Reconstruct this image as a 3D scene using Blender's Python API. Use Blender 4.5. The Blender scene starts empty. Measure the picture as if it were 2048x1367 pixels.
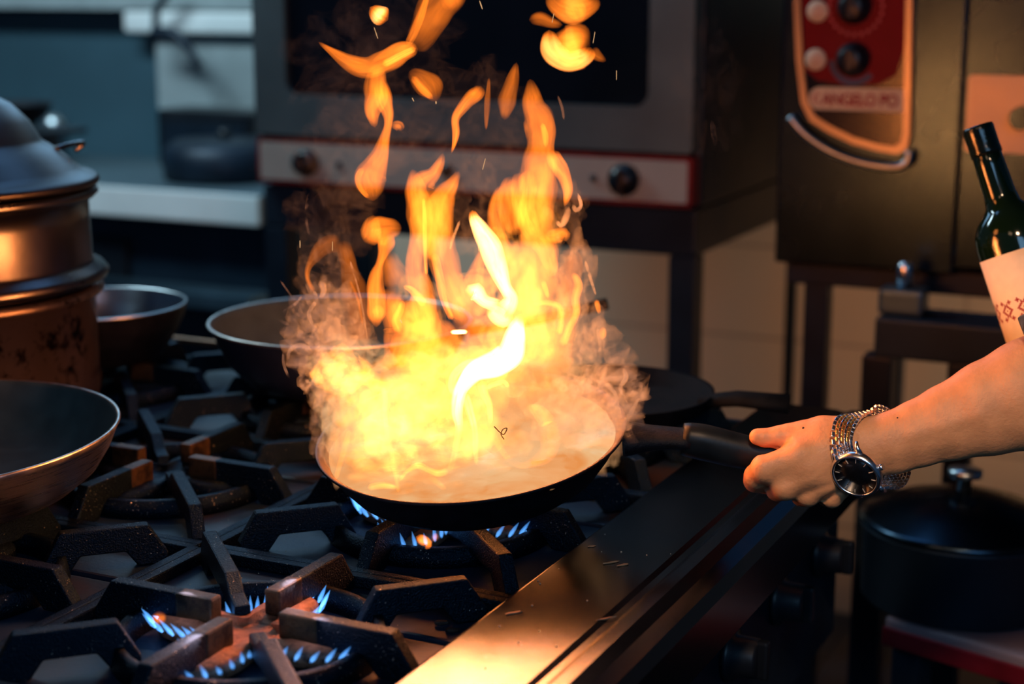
import bpy, bmesh, math, random
import numpy as np
from mathutils import Vector, Matrix, noise as mn

random.seed(7)
rng = np.random.default_rng(7)
PI = math.pi
C = bpy.context.scene.collection
SC = bpy.context.scene

# ------------------------------------------------------------------ camera
F = 3326.0
PITCH = math.radians(12.3)
YAW = math.radians(25.5)
CAM = np.array([0.0, 0.0, 1.36])
HH = np.array([-math.sin(YAW), math.cos(YAW), 0.0])
RR = np.array([math.cos(YAW), math.sin(YAW), 0.0])
ZZ = np.array([0.0, 0.0, 1.0])
FW = HH * math.cos(PITCH) - ZZ * math.sin(PITCH)
UP = HH * math.sin(PITCH) + ZZ * math.cos(PITCH)

def ray(x, y):
    x = np.asarray(x, float); y = np.asarray(y, float)
    return FW + ((x - 1024) / F)[..., None] * RR - ((y - 683.5) / F)[..., None] * UP
def at(x, y, d):                     # point seen in direction (x, y) at depth d
    return CAM + np.asarray(d, float)[..., None] * ray(x, y)
def atz(x, y, z):
    r = ray(x, y); return CAM + (z - CAM[2]) / r[2] * r
def aty(x, y, Y):
    r = ray(x, y); return CAM + Y / r[1] * r
def atx(x, y, X):
    r = ray(x, y); return CAM + X / r[0] * r

cam = bpy.data.cameras.new('camera')
camo = bpy.data.objects.new('camera', cam)
C.objects.link(camo)
camo.location = CAM
camo.rotation_euler = (PI / 2 - PITCH, 0, YAW)
cam.sensor_width = 36.0
cam.lens = 36.0 * F / 2048.0
cam.clip_start = 0.05
cam.dof.use_dof = True
cam.dof.focus_distance = 1.40
cam.dof.aperture_fstop = 3.7
SC.camera = camo

SC.view_settings.view_transform = 'Standard'
SC.view_settings.look = 'None'
SC.view_settings.gamma = 1.0
SC.view_settings.exposure = 0.0
SC.view_settings.use_curve_mapping = False
SC.cycles.transparent_max_bounces = 160
SC.cycles.max_bounces = 5
SC.cycles.use_adaptive_sampling = True
SC.cycles.adaptive_threshold = 0.05
SC.cycles.use_denoising = True
SC.cycles.sample_clamp_indirect = 3.0
SC.cycles.caustics_reflective = False
SC.cycles.caustics_refractive = False

# ------------------------------------------------------------------ materials
class NT:
    def __init__(s, name):
        m = bpy.data.materials.new(name); m.use_nodes = True
        s.m = m; s.t = m.node_tree; s.t.nodes.clear()
        s.out = s.t.nodes.new('ShaderNodeOutputMaterial')
    def n(s, typ, ins=None, **kw):
        nd = s.t.nodes.new(typ)
        for k, v in kw.items(): setattr(nd, k, v)
        for k, v in (ins or {}).items():
            sock = nd.inputs[k]
            if isinstance(v, bpy.types.NodeSocket): s.t.links.new(v, sock)
            else: sock.default_value = v
        return nd
    def math(s, op, a, b=0.0, c=0.0, clamp=False):
        nd = s.n('ShaderNodeMath', {0: a, 1: b, 2: c}, operation=op, use_clamp=clamp)
        return nd.outputs[0]
    def ramp(s, fac, stops):
        r = s.n('ShaderNodeValToRGB', {'Fac': fac}); e = r.color_ramp.elements
        while len(e) < len(stops): e.new(0.5)
        for q, (p, c) in zip(e, stops): q.position = p; q.color = (*c, 1) if len(c) == 3 else c
        return r.outputs['Color']
    def attr(s, name):
        return s.n('ShaderNodeAttribute', attribute_name=name)
    def surf(s, sh): s.t.links.new(sh, s.out.inputs['Surface'])

def pbr(name, col, rough=0.5, metal=0.0, nscale=20.0, var=0.25, bump=0.0, bscale=60.0, rvar=0.1, spec=0.5,
        coat=0.0, stretch=None, trans=0.0, ior=1.45, aniso=0.0, dark=None, darkat=(0.45, 0.6), darkscale=9.0, sheen=0.0, sss=0.0):
    g = NT(name)
    tc = g.n('ShaderNodeTexCoord').outputs['Object']
    if stretch:
        tc = g.n('ShaderNodeMapping', {'Vector': tc, 'Scale': stretch}).outputs[0]
    nz = g.n('ShaderNodeTexNoise', {'Vector': tc, 'Scale': nscale, 'Detail': 5.0}).outputs['Fac']
    lo = tuple(c * (1 - var) for c in col); hi = tuple(min(1, c * (1 + var)) for c in col)
    colr = g.ramp(nz, [(0.3, lo), (0.7, hi)])
    if dark is not None:
        n2 = g.n('ShaderNodeTexNoise', {'Vector': tc, 'Scale': darkscale, 'Detail': 8.0, 'Roughness': 0.7}).outputs['Fac']
        f2 = g.ramp(n2, [(darkat[0], (0, 0, 0)), (darkat[1], (1, 1, 1))])
        mx = g.n('ShaderNodeMix', {'Factor': f2, 6: colr, 7: (*dark, 1)}, data_type='RGBA')
        colr = mx.outputs[2]
    rg = g.math('MULTIPLY_ADD', nz, rvar * 2, rough - rvar)
    b = g.n('ShaderNodeBsdfPrincipled', {'Base Color': colr, 'Roughness': rg, 'Metallic': metal, 'IOR': ior})
    b.inputs['Specular IOR Level'].default_value = spec
    b.inputs['Coat Weight'].default_value = coat
    b.inputs['Coat Roughness'].default_value = 0.12
    b.inputs['Transmission Weight'].default_value = trans
    b.inputs['Anisotropic'].default_value = aniso
    b.inputs['Sheen Weight'].default_value = sheen
    if sss:
        b.inputs['Subsurface Weight'].default_value = sss
        b.inputs['Subsurface Radius'].default_value = (0.006, 0.002, 0.001)
        b.inputs['Subsurface Scale'].default_value = 1.0
    if bump:
        bn = g.n('ShaderNodeTexNoise', {'Vector': tc, 'Scale': bscale, 'Detail': 6.0, 'Roughness': 0.6}).outputs['Fac']
        bp = g.n('ShaderNodeBump', {'Height': bn, 'Strength': bump, 'Distance': 0.002})
        g.t.links.new(bp.outputs[0], b.inputs['Normal'])
    g.surf(b.outputs[0])
    return g.m

M = {}
M['iron'] = pbr('cast_iron_greasy', (0.016, 0.034, 0.058), 0.40, 1.0, 60, 0.5, bump=0.8, bscale=700, spec=0.16, rvar=0.10)
def glint_iron():  # pale flecks are painted glints, sparkle put into the base colour
    g = NT('cast_iron_painted_glints')
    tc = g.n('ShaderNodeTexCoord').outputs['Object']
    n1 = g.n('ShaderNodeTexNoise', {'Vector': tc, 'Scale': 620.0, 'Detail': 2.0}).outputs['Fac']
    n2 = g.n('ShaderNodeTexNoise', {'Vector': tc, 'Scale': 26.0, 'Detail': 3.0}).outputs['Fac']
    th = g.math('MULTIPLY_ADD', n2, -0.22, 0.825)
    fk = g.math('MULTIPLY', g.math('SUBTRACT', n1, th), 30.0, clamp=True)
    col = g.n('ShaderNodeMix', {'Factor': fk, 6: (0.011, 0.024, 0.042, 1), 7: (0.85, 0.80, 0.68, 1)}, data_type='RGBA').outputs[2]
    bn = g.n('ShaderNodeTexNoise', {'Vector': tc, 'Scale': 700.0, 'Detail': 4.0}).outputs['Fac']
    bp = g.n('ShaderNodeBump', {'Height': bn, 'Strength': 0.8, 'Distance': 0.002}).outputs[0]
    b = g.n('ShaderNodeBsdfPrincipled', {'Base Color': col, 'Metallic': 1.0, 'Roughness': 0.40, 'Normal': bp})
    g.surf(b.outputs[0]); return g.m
M['iron'] = glint_iron()
M['soot'] = pbr('sooty_black', (0.004, 0.006, 0.009), 0.7, 0.0, 60, 0.4, spec=0.08)
M['iron_tip'] = pbr('cast_iron_burnt_bronze', (0.10, 0.065, 0.032), 0.45, 0.5, 60, 0.5, bump=0.35, bscale=300, dark=(0.015, 0.012, 0.010), darkscale=30)
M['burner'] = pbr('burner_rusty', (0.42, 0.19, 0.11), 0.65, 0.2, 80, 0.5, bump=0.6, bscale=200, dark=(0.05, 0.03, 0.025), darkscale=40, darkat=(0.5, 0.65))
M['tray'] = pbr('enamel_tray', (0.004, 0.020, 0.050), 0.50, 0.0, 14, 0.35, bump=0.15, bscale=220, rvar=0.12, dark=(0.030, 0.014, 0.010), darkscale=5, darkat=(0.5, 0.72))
M['ledge'] = pbr('ledge_steel', (0.062, 0.072, 0.092), 0.21, 1.0, 9, 0.14, rvar=0.05, bump=0.03, bscale=90)
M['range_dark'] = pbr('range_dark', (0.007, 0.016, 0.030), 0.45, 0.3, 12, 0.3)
M['steel'] = pbr('steel', (0.42, 0.47, 0.50), 0.32, 1.0, 18, 0.15, stretch=(1, 1, 0.1))
M['steel_mat'] = pbr('steel_satin', (0.085, 0.15, 0.20), 0.42, 0.8, 10, 0.12)
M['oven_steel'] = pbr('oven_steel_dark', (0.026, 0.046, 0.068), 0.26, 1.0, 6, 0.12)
M['steel_panel'] = pbr('steel_panel', (0.40, 0.46, 0.47), 0.5, 0.4, 10, 0.1)
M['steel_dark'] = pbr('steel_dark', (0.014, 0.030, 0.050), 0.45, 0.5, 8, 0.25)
M['alu_side'] = pbr('pan_alu_side', (0.74, 0.70, 0.66), 0.29, 1.0, 30, 0.16, stretch=(1, 1, 26), bump=0.12, bscale=60, rvar=0.08, aniso=0.4)
M['alu_rim'] = pbr('pan_alu_rim', (0.62, 0.60, 0.56), 0.35, 1.0, 60, 0.3)
M['nonstick'] = pbr('pan_nonstick', (0.055, 0.085, 0.085), 0.45, 0.0, 40, 0.2, spec=0.5)
M['pot_alu'] = pbr('pot_aluminium', (0.15, 0.15, 0.165), 0.29, 1.0, 12, 0.2, rvar=0.08, bump=0.06, bscale=120)
M['door_steel'] = pbr('door_steel', (0.115, 0.165, 0.175), 0.5, 0.6, 8, 0.12)
M['lid_alu'] = pbr('lid_aluminium', (0.085, 0.085, 0.088), 0.40, 1.0, 12, 0.2, rvar=0.08, bump=0.06, bscale=120)
M['sheet_shade'] = pbr('backsheet_painted_shade', (0.035, 0.085, 0.115), 0.6, 0.0, 1.2, 0.4)  # dark teal has the shade on the wall painted in
M['edge_glare'] = pbr('edge_painted_glare', (0.78, 0.82, 0.82), 0.45, 0.1, 3, 0.15)  # pale colour carries highlights and reflections seen on the steel
M['counter_steel'] = pbr('counter_steel', (0.10, 0.15, 0.18), 0.5, 0.5, 3, 0.2)
M['pot_dirty'] = pbr('pot_aluminium_stained', (0.20, 0.165, 0.155), 0.33, 0.9, 12, 0.2, rvar=0.08, bump=0.2, bscale=140,
                     dark=(0.012, 0.010, 0.010), darkscale=26, darkat=(0.52, 0.60))
M['black_pan'] = pbr('black_pan', (0.004, 0.006, 0.010), 0.48, 0.0, 60, 0.4, bump=0.45, bscale=500, spec=0.25)
M['pan_in'] = pbr('pan_interior', (0.05, 0.03, 0.02), 0.5, 0.0, 30, 0.4)
M['handle'] = pbr('handle_plastic', (0.006, 0.010, 0.014), 0.38, 0.0, 40, 0.3, spec=0.25, bump=0.05, bscale=300)
M['blue_pan'] = pbr('dark_blue_pan', (0.008, 0.014, 0.035), 0.4, 0.0, 20, 0.3)
M['skin'] = pbr('skin', (0.62, 0.300, 0.145), 0.46, 0.0, 70, 0.10, bump=0.35, bscale=260, rvar=0.06, sss=0.12, spec=0.4)
M['mole'] = pbr('mole', (0.05, 0.02, 0.015), 0.6)
M['nail'] = pbr('nail', (0.65, 0.40, 0.30), 0.3)
M['shirt'] = pbr('black_cotton', (0.008, 0.009, 0.012), 0.9, 0.0, 200, 0.3, sheen=0.2)
M['chrome'] = pbr('watch_steel', (0.82, 0.82, 0.84), 0.24, 1.0, 60, 0.1, rvar=0.03)
M['gold'] = pbr('watch_gold', (1.0, 0.60, 0.20), 0.35, 1.0, 60, 0.1, rvar=0.03)
M['dial'] = pbr('watch_dial', (0.003, 0.004, 0.006), 0.25, 0.0, 60, 0.1)
M['marker'] = pbr('watch_marker', (0.85, 0.80, 0.72), 0.3, 0.4, 60, 0.05)
M['bottle'] = pbr('bottle_glass_dark', (0.0025, 0.010, 0.004), 0.07, 0.0, 10, 0.2, rvar=0.02, spec=0.6, coat=0.3)
M['capsule'] = pbr('bottle_lip_glass', (0.004, 0.010, 0.008), 0.12, 0.0, 50, 0.3, rvar=0.04, bump=0.1, bscale=300, spec=0.6)
M['paper'] = pbr('label_paper', (0.72, 0.62, 0.44), 0.75, 0.0, 120, 0.04)
M['red_ink'] = pbr('red_ink', (0.30, 0.008, 0.03), 0.7, spec=0.2)
M['dark_ink'] = pbr('dark_ink', (0.06, 0.05, 0.04), 0.7)
M['oven_panel'] = pbr('oven_panel_grey', (0.36, 0.38, 0.34), 0.5, 0.0, 30, 0.05)
M['oven_red'] = pbr('oven_red_edge', (0.20, 0.022, 0.025), 0.6, spec=0.2)
M['red_panel'] = pbr('red_panel', (0.17, 0.001, 0.008), 0.5, 0.0, 8, 0.15, spec=0.15)
M['black_glass'] = pbr('black_glass', (0.004, 0.006, 0.010), 0.18, 0.0, 6, 0.3)
M['black_pl'] = pbr('black_plastic', (0.006, 0.008, 0.012), 0.35, 0.0, 20, 0.2)
M['cream'] = pbr('cream_plastic', (0.62, 0.52, 0.36), 0.5, 0.0, 30, 0.05)
M['latch'] = pbr('latch_plate', (0.42, 0.33, 0.25), 0.45, 0.6, 30, 0.05)
M['blue_print'] = pbr('blue_print', (0.015, 0.05, 0.14), 0.5)
M['pink_print'] = pbr('pink_print', (0.42, 0.06, 0.08), 0.5)
M['trim'] = pbr('trim_tan_chrome', (0.34, 0.27, 0.21), 0.38, 0.9, 20, 0.08)
M['copper'] = pbr('copper_edge', (0.60, 0.27, 0.13), 0.35, 0.9, 20, 0.15)
M['white_box'] = pbr('white_lacquer', (0.20, 0.16, 0.19), 0.55, 0.0, 8, 0.12)
M['red_box'] = pbr('red_lacquer', (0.14, 0.004, 0.012), 0.5)
M['crumb'] = pbr('crumb', (0.55, 0.30, 0.15), 0.7, 0.0, 90, 0.4)
M['charcoal'] = pbr('charred', (0.02, 0.014, 0.012), 0.7, 0.0, 90, 0.4)
M['floor'] = pbr('floor_dark', (0.010, 0.014, 0.020), 0.4, 0.0, 3, 0.3)
M['wallpaint'] = pbr('wall_grey', (0.34, 0.42, 0.44), 0.7, 0.0, 2, 0.08)
M['ceil'] = pbr('ceiling_grey', (0.05, 0.06, 0.07), 0.8, 0.0, 2, 0.08)
M['food'] = pbr('green_bean', (0.55, 0.40, 0.10), 0.5, 0.0, 60, 0.2)

def tile_mat():
    g = NT('wall_tiles')
    tc = g.n('ShaderNodeTexCoord').outputs['Object']
    mp = g.n('ShaderNodeMapping', {'Vector': tc, 'Rotation': (PI / 2, 0, 0)}).outputs[0]
    br = g.n('ShaderNodeTexBrick', {'Vector': mp, 'Color1': (0.60, 0.50, 0.38, 1), 'Color2': (0.64, 0.53, 0.40, 1), 'Mortar': (0.38, 0.31, 0.24, 1),
             'Scale': 1.0, 'Mortar Size': 0.004, 'Brick Width': 0.30, 'Row Height': 0.20}, offset=0.0)
    nz = g.n('ShaderNodeTexNoise', {'Vector': tc, 'Scale': 3.0}).outputs['Fac']
    mx = g.n('ShaderNodeMix', {'Factor': g.math('MULTIPLY', nz, 0.3), 6: br.outputs['Color'], 7: (0.40, 0.30, 0.22, 1)}, data_type='RGBA')
    b = g.n('ShaderNodeBsdfPrincipled', {'Base Color': mx.outputs[2], 'Roughness': 0.45})
    g.surf(b.outputs[0]); return g.m
M['tiles'] = tile_mat()

def flame_mat(name, c_lo, c_hi, p=1.7, gain=1.08, nlo=0.5, nhi=1.45, nsc=1.1):
    g = NT(name)
    geo = g.n('ShaderNodeNewGeometry')
    dt = g.n('ShaderNodeVectorMath', {0: geo.outputs['Normal'], 1: geo.outputs['Incoming']}, operation='DOT_PRODUCT').outputs['Value']
    f = g.math('POWER', g.math('ABSOLUTE', dt), p)
    heat = g.attr('glow_level').outputs['Fac']
    fl = g.attr('flow').outputs['Vector']
    nz = g.n('ShaderNodeTexNoise', {'Vector': fl, 'Scale': nsc, 'Detail': 3.0, 'Roughness': 0.55, 'Distortion': 0.5}).outputs['Fac']
    nn = g.n('ShaderNodeMapRange', {'Value': nz, 'From Min': 0.33, 'From Max': 0.68, 'To Min': nlo, 'To Max': nhi}).outputs[0]
    st = g.math('MULTIPLY', g.math('MULTIPLY', g.math('MULTIPLY', f, heat), nn), gain)
    hc = g.math('MULTIPLY', g.math('SUBTRACT', heat, 0.9), 0.35, clamp=True)
    mx = g.n('ShaderNodeMix', {'Factor': hc, 6: (*c_lo, 1), 7: (*c_hi, 1)}, data_type='RGBA')
    em = g.n('ShaderNodeEmission', {'Color': mx.outputs[2], 'Strength': st})
    tr = g.n('ShaderNodeBsdfTransparent')
    ad = g.n('ShaderNodeAddShader', {0: em.outputs[0], 1: tr.outputs[0]})
    g.surf(ad.outputs[0])
    g.m.cycles.emission_sampling = 'NONE'
    return g.m
M['flame'] = flame_mat('flame', (1.0, 0.205, 0.014), (1.0, 0.60, 0.20))
M['flame_glow'] = flame_mat('flame_glow', (1.0, 0.30, 0.035), (1.0, 0.55, 0.17), 3.0, 1.5, 0.7, 1.3, 0.8)
M['jet'] = flame_mat('gas_jet', (0.10, 0.38, 1.0), (0.25, 0.55, 1.0), 1.0, 1.0, 0.6, 1.2)

def haze_mat(name, col1, col2, emis, p=1.6, nlo=0.3, nhi=1.1, scale=22.0, ridged=False):
    g = NT(name)
    geo = g.n('ShaderNodeNewGeometry')
    dt = g.n('ShaderNodeVectorMath', {0: geo.outputs['Normal'], 1: geo.outputs['Incoming']}, operation='DOT_PRODUCT').outputs['Value']
    f = g.math('POWER', g.math('ABSOLUTE', dt), p)
    tc = g.n('ShaderNodeTexCoord').outputs['Object']
    heat = g.attr('glow_level').outputs['Fac']
    nz = g.n('ShaderNodeTexNoise', {'Vector': tc, 'Scale': scale, 'Detail': 5.0, 'Roughness': 0.55, 'Distortion': 2.2}).outputs['Fac']
    if ridged:
        rd_ = g.math('SUBTRACT', 1.0, g.math('MULTIPLY', g.math('ABSOLUTE', g.math('SUBTRACT', nz, 0.5)), 7.0), clamp=True)
        nz = g.math('MULTIPLY_ADD', g.math('POWER', rd_, 2.0), 0.22, g.math('MULTIPLY_ADD', nz, 0.5, 0.21))
    nn = g.n('ShaderNodeMapRange', {'Value': nz, 'From Min': 0.40, 'From Max': 0.66, 'To Min': nlo, 'To Max': nhi}).outputs[0]
    fac = g.math('MULTIPLY', g.math('MULTIPLY', f, heat), nn, clamp=True)
    n2 = g.n('ShaderNodeTexNoise', {'Vector': tc, 'Scale': scale * 0.5, 'Detail': 3.0}).outputs['Fac']
    col = g.ramp(n2, [(0.35, col1), (0.65, col2)])
    if emis:
        sh = g.n('ShaderNodeEmission', {'Color': col, 'Strength': emis}).outputs[0]
    else:
        d = g.n('ShaderNodeBsdfDiffuse', {'Color': col}).outputs[0]
        t = g.n('ShaderNodeBsdfTranslucent', {'Color': col}).outputs[0]
        sh = g.n('ShaderNodeMixShader', {0: 0.5, 1: d, 2: t}).outputs[0]
    tr = g.n('ShaderNodeBsdfTransparent')
    mx = g.n('ShaderNodeMixShader', {0: fac, 1: tr.outputs[0], 2: sh})
    g.surf(mx.outputs[0])
    g.m.cycles.emission_sampling = 'NONE'
    return g.m
M['haze'] = haze_mat('glowing_haze', (1.0, 0.36, 0.10), (1.0, 0.60, 0.29), 0.90, 2.4, 0.35, 1.1, 15.0)
M['smoke'] = haze_mat('smoke', (0.50, 0.58, 0.66), (0.64, 0.72, 0.76), 0.0, 2.2, 0.0, 0.95, 15.0, True)

def emit(name, col, s):
    g = NT(name); g.surf(g.n('ShaderNodeEmission', {'Color': (*col, 1), 'Strength': s}).outputs[0]); g.m.cycles.emission_sampling = 'NONE'; return g.m
M['spark'] = emit('spark', (1.0, 0.55, 0.25), 0.8)

def oil_mat():
    g = NT('burning_oil')
    tc = g.n('ShaderNodeTexCoord').outputs['Object']
    nz = g.n('ShaderNodeTexNoise', {'Vector': tc, 'Scale': 14.0, 'Detail': 3.0, 'Distortion': 1.0}).outputs['Fac']
    col = g.ramp(nz, [(0.35, (0.95, 0.34, 0.09)), (0.55, (1.0, 0.55, 0.24)), (0.7, (1.0, 0.72, 0.42))])
    em = g.n('ShaderNodeEmission', {'Color': col, 'Strength': 0.85})
    g.surf(em.outputs[0]); g.m.cycles.emission_sampling = 'NONE'; return g.m
M['oil'] = oil_mat()

# ------------------------------------------------------------------ object helpers
def link(name, me, mats, parent=None, smooth=False):
    o = bpy.data.objects.new(name, me)
    if not isinstance(mats, (list, tuple)): mats = [mats]
    for m in mats: me.materials.append(M[m] if isinstance(m, str) else m)
    if smooth:
        me.polygons.foreach_set('use_smooth', [True] * len(me.polygons))
    C.objects.link(o)
    if parent is not None:
        o.parent = parent
        o.matrix_parent_inverse = Matrix.Identity(4)
    return o
def obj(name, bm, mat, parent=None, smooth=False):
    me = bpy.data.meshes.new(name)
    bmesh.ops.recalc_face_normals(bm, faces=bm.faces[:])
    bm.to_mesh(me); bm.free()
    return link(name, me, mat, parent, smooth)
def tag(o, label=None, cat=None, group=None, kind=None):
    if label: o['label'] = label
    if cat: o['category'] = cat
    if group: o['group'] = group
    if kind: o['kind'] = kind
    return o
def thing(name, loc=(0, 0, 0), rz=0.0, label=None, cat=None, group=None):
    o = bpy.data.objects.new(name, None); C.objects.link(o)
    o.empty_display_size = 0.05
    o.location = loc; o.rotation_euler = (0, 0, rz)
    return tag(o, label, cat, group)
def NB(): return bmesh.new()
def box(bm, c, s, bev=0.0, mi=0, mat=None):
    r = bmesh.ops.create_cube(bm, size=1.0)
    vs = r['verts']
    for v in vs: v.co = Vector((v.co.x * s[0], v.co.y * s[1], v.co.z * s[2]))
    fs = set(f for v in vs for f in v.link_faces)
    if bev > 0:
        es = list(set(e for v in vs for e in v.link_edges))
        rr = bmesh.ops.bevel(bm, geom=es, offset=bev, segments=2, affect='EDGES', profile=0.6)
        vs = list(set(rr['verts']) | set(v for v in vs if v.is_valid))
        fs = set(f for v in vs if v.is_valid for f in v.link_faces)
        vs = list(set(v for f in fs for v in f.verts))
    for v in vs:
        p = v.co.copy()
        if mat is not None: p = mat @ p
        v.co = p + Vector(c)
    for f in fs: f.material_index = mi
    return vs
def box2(bm, a, b, bev=0.0, mi=0):
    c = [(a[i] + b[i]) / 2 for i in range(3)]; s = [abs(b[i] - a[i]) for i in range(3)]
    return box(bm, c, s, bev, mi)
def lathe(bm, prof, seg=64, c=(0, 0, 0), mi=0, mat=None, close=False):
    rings = []
    for (r, z) in prof:
        ring = []
        if r < 1e-6:
            p = Vector((0, 0, z)); p = (mat @ p) if mat is not None else p
            ring = [bm.verts.new(p + Vector(c))]
        else:
            for k in range(seg):
                a = 2 * PI * k / seg
                p = Vector((r * math.cos(a), r * math.sin(a), z)); p = (mat @ p) if mat is not None else p
                ring.append(bm.verts.new(p + Vector(c)))
        rings.append(ring)
    pairs = list(zip(rings[:-1], rings[1:]))
    if close: pairs.append((rings[-1], rings[0]))
    idx = mi if isinstance(mi, (list, tuple)) else [mi] * len(pairs)
    for (A, B), m in zip(pairs, idx):
        if len(A) == 1 and len(B) == 1: continue
        for k in range(seg):
            k2 = (k + 1) % seg
            if len(A) == 1: f = bm.faces.new((A[0], B[k], B[k2]))
            elif len(B) == 1: f = bm.faces.new((A[k], A[k2], B[0]))
            else: f = bm.faces.new((A[k], A[k2], B[k2], B[k]))
            f.material_index = m; f.smooth = True
def catmull(P, n):
    P = np.asarray(P, float)
    if len(P) == 2: t = np.linspace(0, 1, n)[:, None]; return P[0] * (1 - t) + P[1] * t
    Q = np.vstack([2 * P[0] - P[1], P, 2 * P[-1] - P[-2]])
    out = []
    m = len(P) - 1
    for i in range(n):
        s = i / (n - 1) * m; k = min(int(s), m - 1); t = s - k
        a, b, c, d = Q[k], Q[k + 1], Q[k + 2], Q[k + 3]
        out.append(0.5 * ((2 * b) + (-a + c) * t + (2 * a - 5 * b + 4 * c - d) * t * t + (-a + 3 * b - 3 * c + d) * t ** 3))
    return np.array(out)
def tube(bm, pts, rad, seg=12, mi=0, closed=False, flat=(1, 1), upv=None):
    pts = [Vector(p) for p in pts]; n = len(pts)
    if not hasattr(rad, '__len__'): rad = [rad] * n
    rings = []; prev = None
    for i, p in enumerate(pts):
        if closed: t = (pts[(i + 1) % n] - pts[i - 1]).normalized()
        else: t = (pts[min(i + 1, n - 1)] - pts[max(i - 1, 0)]).normalized()
        if upv is not None: s = t.cross(Vector(upv)).normalized()
        elif prev is None: s = t.orthogonal().normalized()
        else: s = (prev - t * prev.dot(t)).normalized()
        prev = s; b = t.cross(s)
        rings.append([bm.verts.new(p + (s * math.cos(2 * PI * k / seg) * flat[0] + b * math.sin(2 * PI * k / seg) * flat[1]) * rad[i]) for k in range(seg)])
    rg = range(n) if closed else range(n - 1)
    for i in rg:
        A, B = rings[i], rings[(i + 1) % n]
        for k in range(seg):
            f = bm.faces.new((A[k], A[(k + 1) % seg], B[(k + 1) % seg], B[k])); f.material_index = mi; f.smooth = True
    if not closed:
        f = bm.faces.new(rings[0][::-1]); f.material_index = mi
        f = bm.faces.new(rings[-1]); f.material_index = mi
def prism(bm, outline, z0, z1, mi=0, mat=None):
    """outline list of (x, y); extruded along z; mat maps to the final place"""
    T = (lambda p: mat @ Vector(p)) if mat is not None else Vector
    A = [bm.verts.new(T((x, y, z0))) for x, y in outline]
    B = [bm.verts.new(T((x, y, z1))) for x, y in outline]
    n = len(A)
    f = bm.faces.new(A[::-1]); f.material_index = mi
    f = bm.faces.new(B); f.material_index = mi
    for i in range(n):
        f = bm.faces.new((A[i], A[(i + 1) % n], B[(i + 1) % n], B[i])); f.material_index = mi
def frame_mat(o, x, y, z):
    m = Matrix.Identity(4)
    for i in range(3):
        m[i][0] = x[i]; m[i][1] = y[i]; m[i][2] = z[i]; m[i][3] = o[i]
    return m
def copy_tree(o, parent=None):
    c = o.copy(); C.objects.link(c)
    if parent is not None: c.parent = parent
    for ch in list(o.children): copy_tree(ch, c)
    return c
def sb(o, w=0.004, seg=2):
    m = o.modifiers.new('b', 'BEVEL'); m.width = w; m.segments = seg; m.limit_method = 'ANGLE'; m.angle_limit = math.radians(35); return o

# ------------------------------------------------------------------ setting
def struct(name, a, b, mat):
    bm = NB(); box2(bm, a, b); o = obj(name, bm, mat); return tag(o, kind='structure')
struct('floor', (-4.5, -1.0, -0.1), (2.0, 3.9, 0.0), 'floor')
WY = 3.42
struct('wall_back', (-1.95, WY, 0.0), (2.0, WY + 0.1, 2.7), 'tiles')
struct('wall_left', (-4.5, 3.70, 0.0), (-1.96, 3.80, 2.7), 'wallpaint')
struct('ceiling', (-4.5, -1.0, 2.7), (2.0, 3.9, 2.8), 'ceil')

# ------------------------------------------------------------------ gas range
GT = 0.900         # top of the grates
TR = 0.862         # tray
X0, X1 = -1.52, -0.536
Y0, Y1 = 0.30, 1.803
LX = -0.44
rg_ = thing('gas_range', (-0.95, 1.05, 0), 0, 'long black six burner gas range with a steel front ledge under the flaming pan', 'stove')
OFF = Vector((0.95, -1.05, 0))
def shift(bm):
    for v in bm.verts: v.co += OFF
    return bm
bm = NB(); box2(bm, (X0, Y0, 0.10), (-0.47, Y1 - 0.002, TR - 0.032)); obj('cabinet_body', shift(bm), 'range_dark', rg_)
# tray : a shallow pressed sheet in three columns with a low ridge at each joint
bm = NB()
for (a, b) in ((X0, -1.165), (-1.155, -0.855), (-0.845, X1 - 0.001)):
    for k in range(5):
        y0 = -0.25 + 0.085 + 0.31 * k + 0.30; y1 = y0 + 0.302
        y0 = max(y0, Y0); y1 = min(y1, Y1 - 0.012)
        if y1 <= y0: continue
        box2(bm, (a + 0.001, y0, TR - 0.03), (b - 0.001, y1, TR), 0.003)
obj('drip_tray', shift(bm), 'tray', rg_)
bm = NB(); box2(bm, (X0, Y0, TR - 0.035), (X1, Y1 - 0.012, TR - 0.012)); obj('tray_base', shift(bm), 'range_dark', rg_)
# ledge : profile in x-z, swept along y
prof = [(X1, 0.850), (X1, 0.8835), (X1 + 0.002, 0.885), (-0.452, 0.885), (-0.447, 0.8835), (-0.441, 0.8835), (-0.436, 0.886), (-0.424, 0.887), (-0.413, 0.884), (-0.404, 0.876),
        (-0.400, 0.864), (-0.400, 0.818), (-0.404, 0.812), (-0.47, 0.812), (-0.47, 0.850)]
bm = NB()
prism(bm, prof, 0, Y1 - Y0, 0, frame_mat((0, Y0, 0), (1, 0, 0), (0, 0, 1), (0, 1, 0)))
o = obj('front_ledge', shift(bm), 'ledge', rg_); sb(o, 0.0015, 2)
bm = NB(); box2(bm, (X0, Y1 - 0.008, 0.8785), (X1 - 0.0005, Y1, 0.8855), 0.001); obj('end_rail', shift(bm), 'copper', rg_)
bm = NB(); box2(bm, (X0 - 0.03, Y0, 0.10), (X0 - 0.001, Y1, 0.90), 0.003); obj('back_rail', shift(bm), 'steel_dark', rg_)
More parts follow.
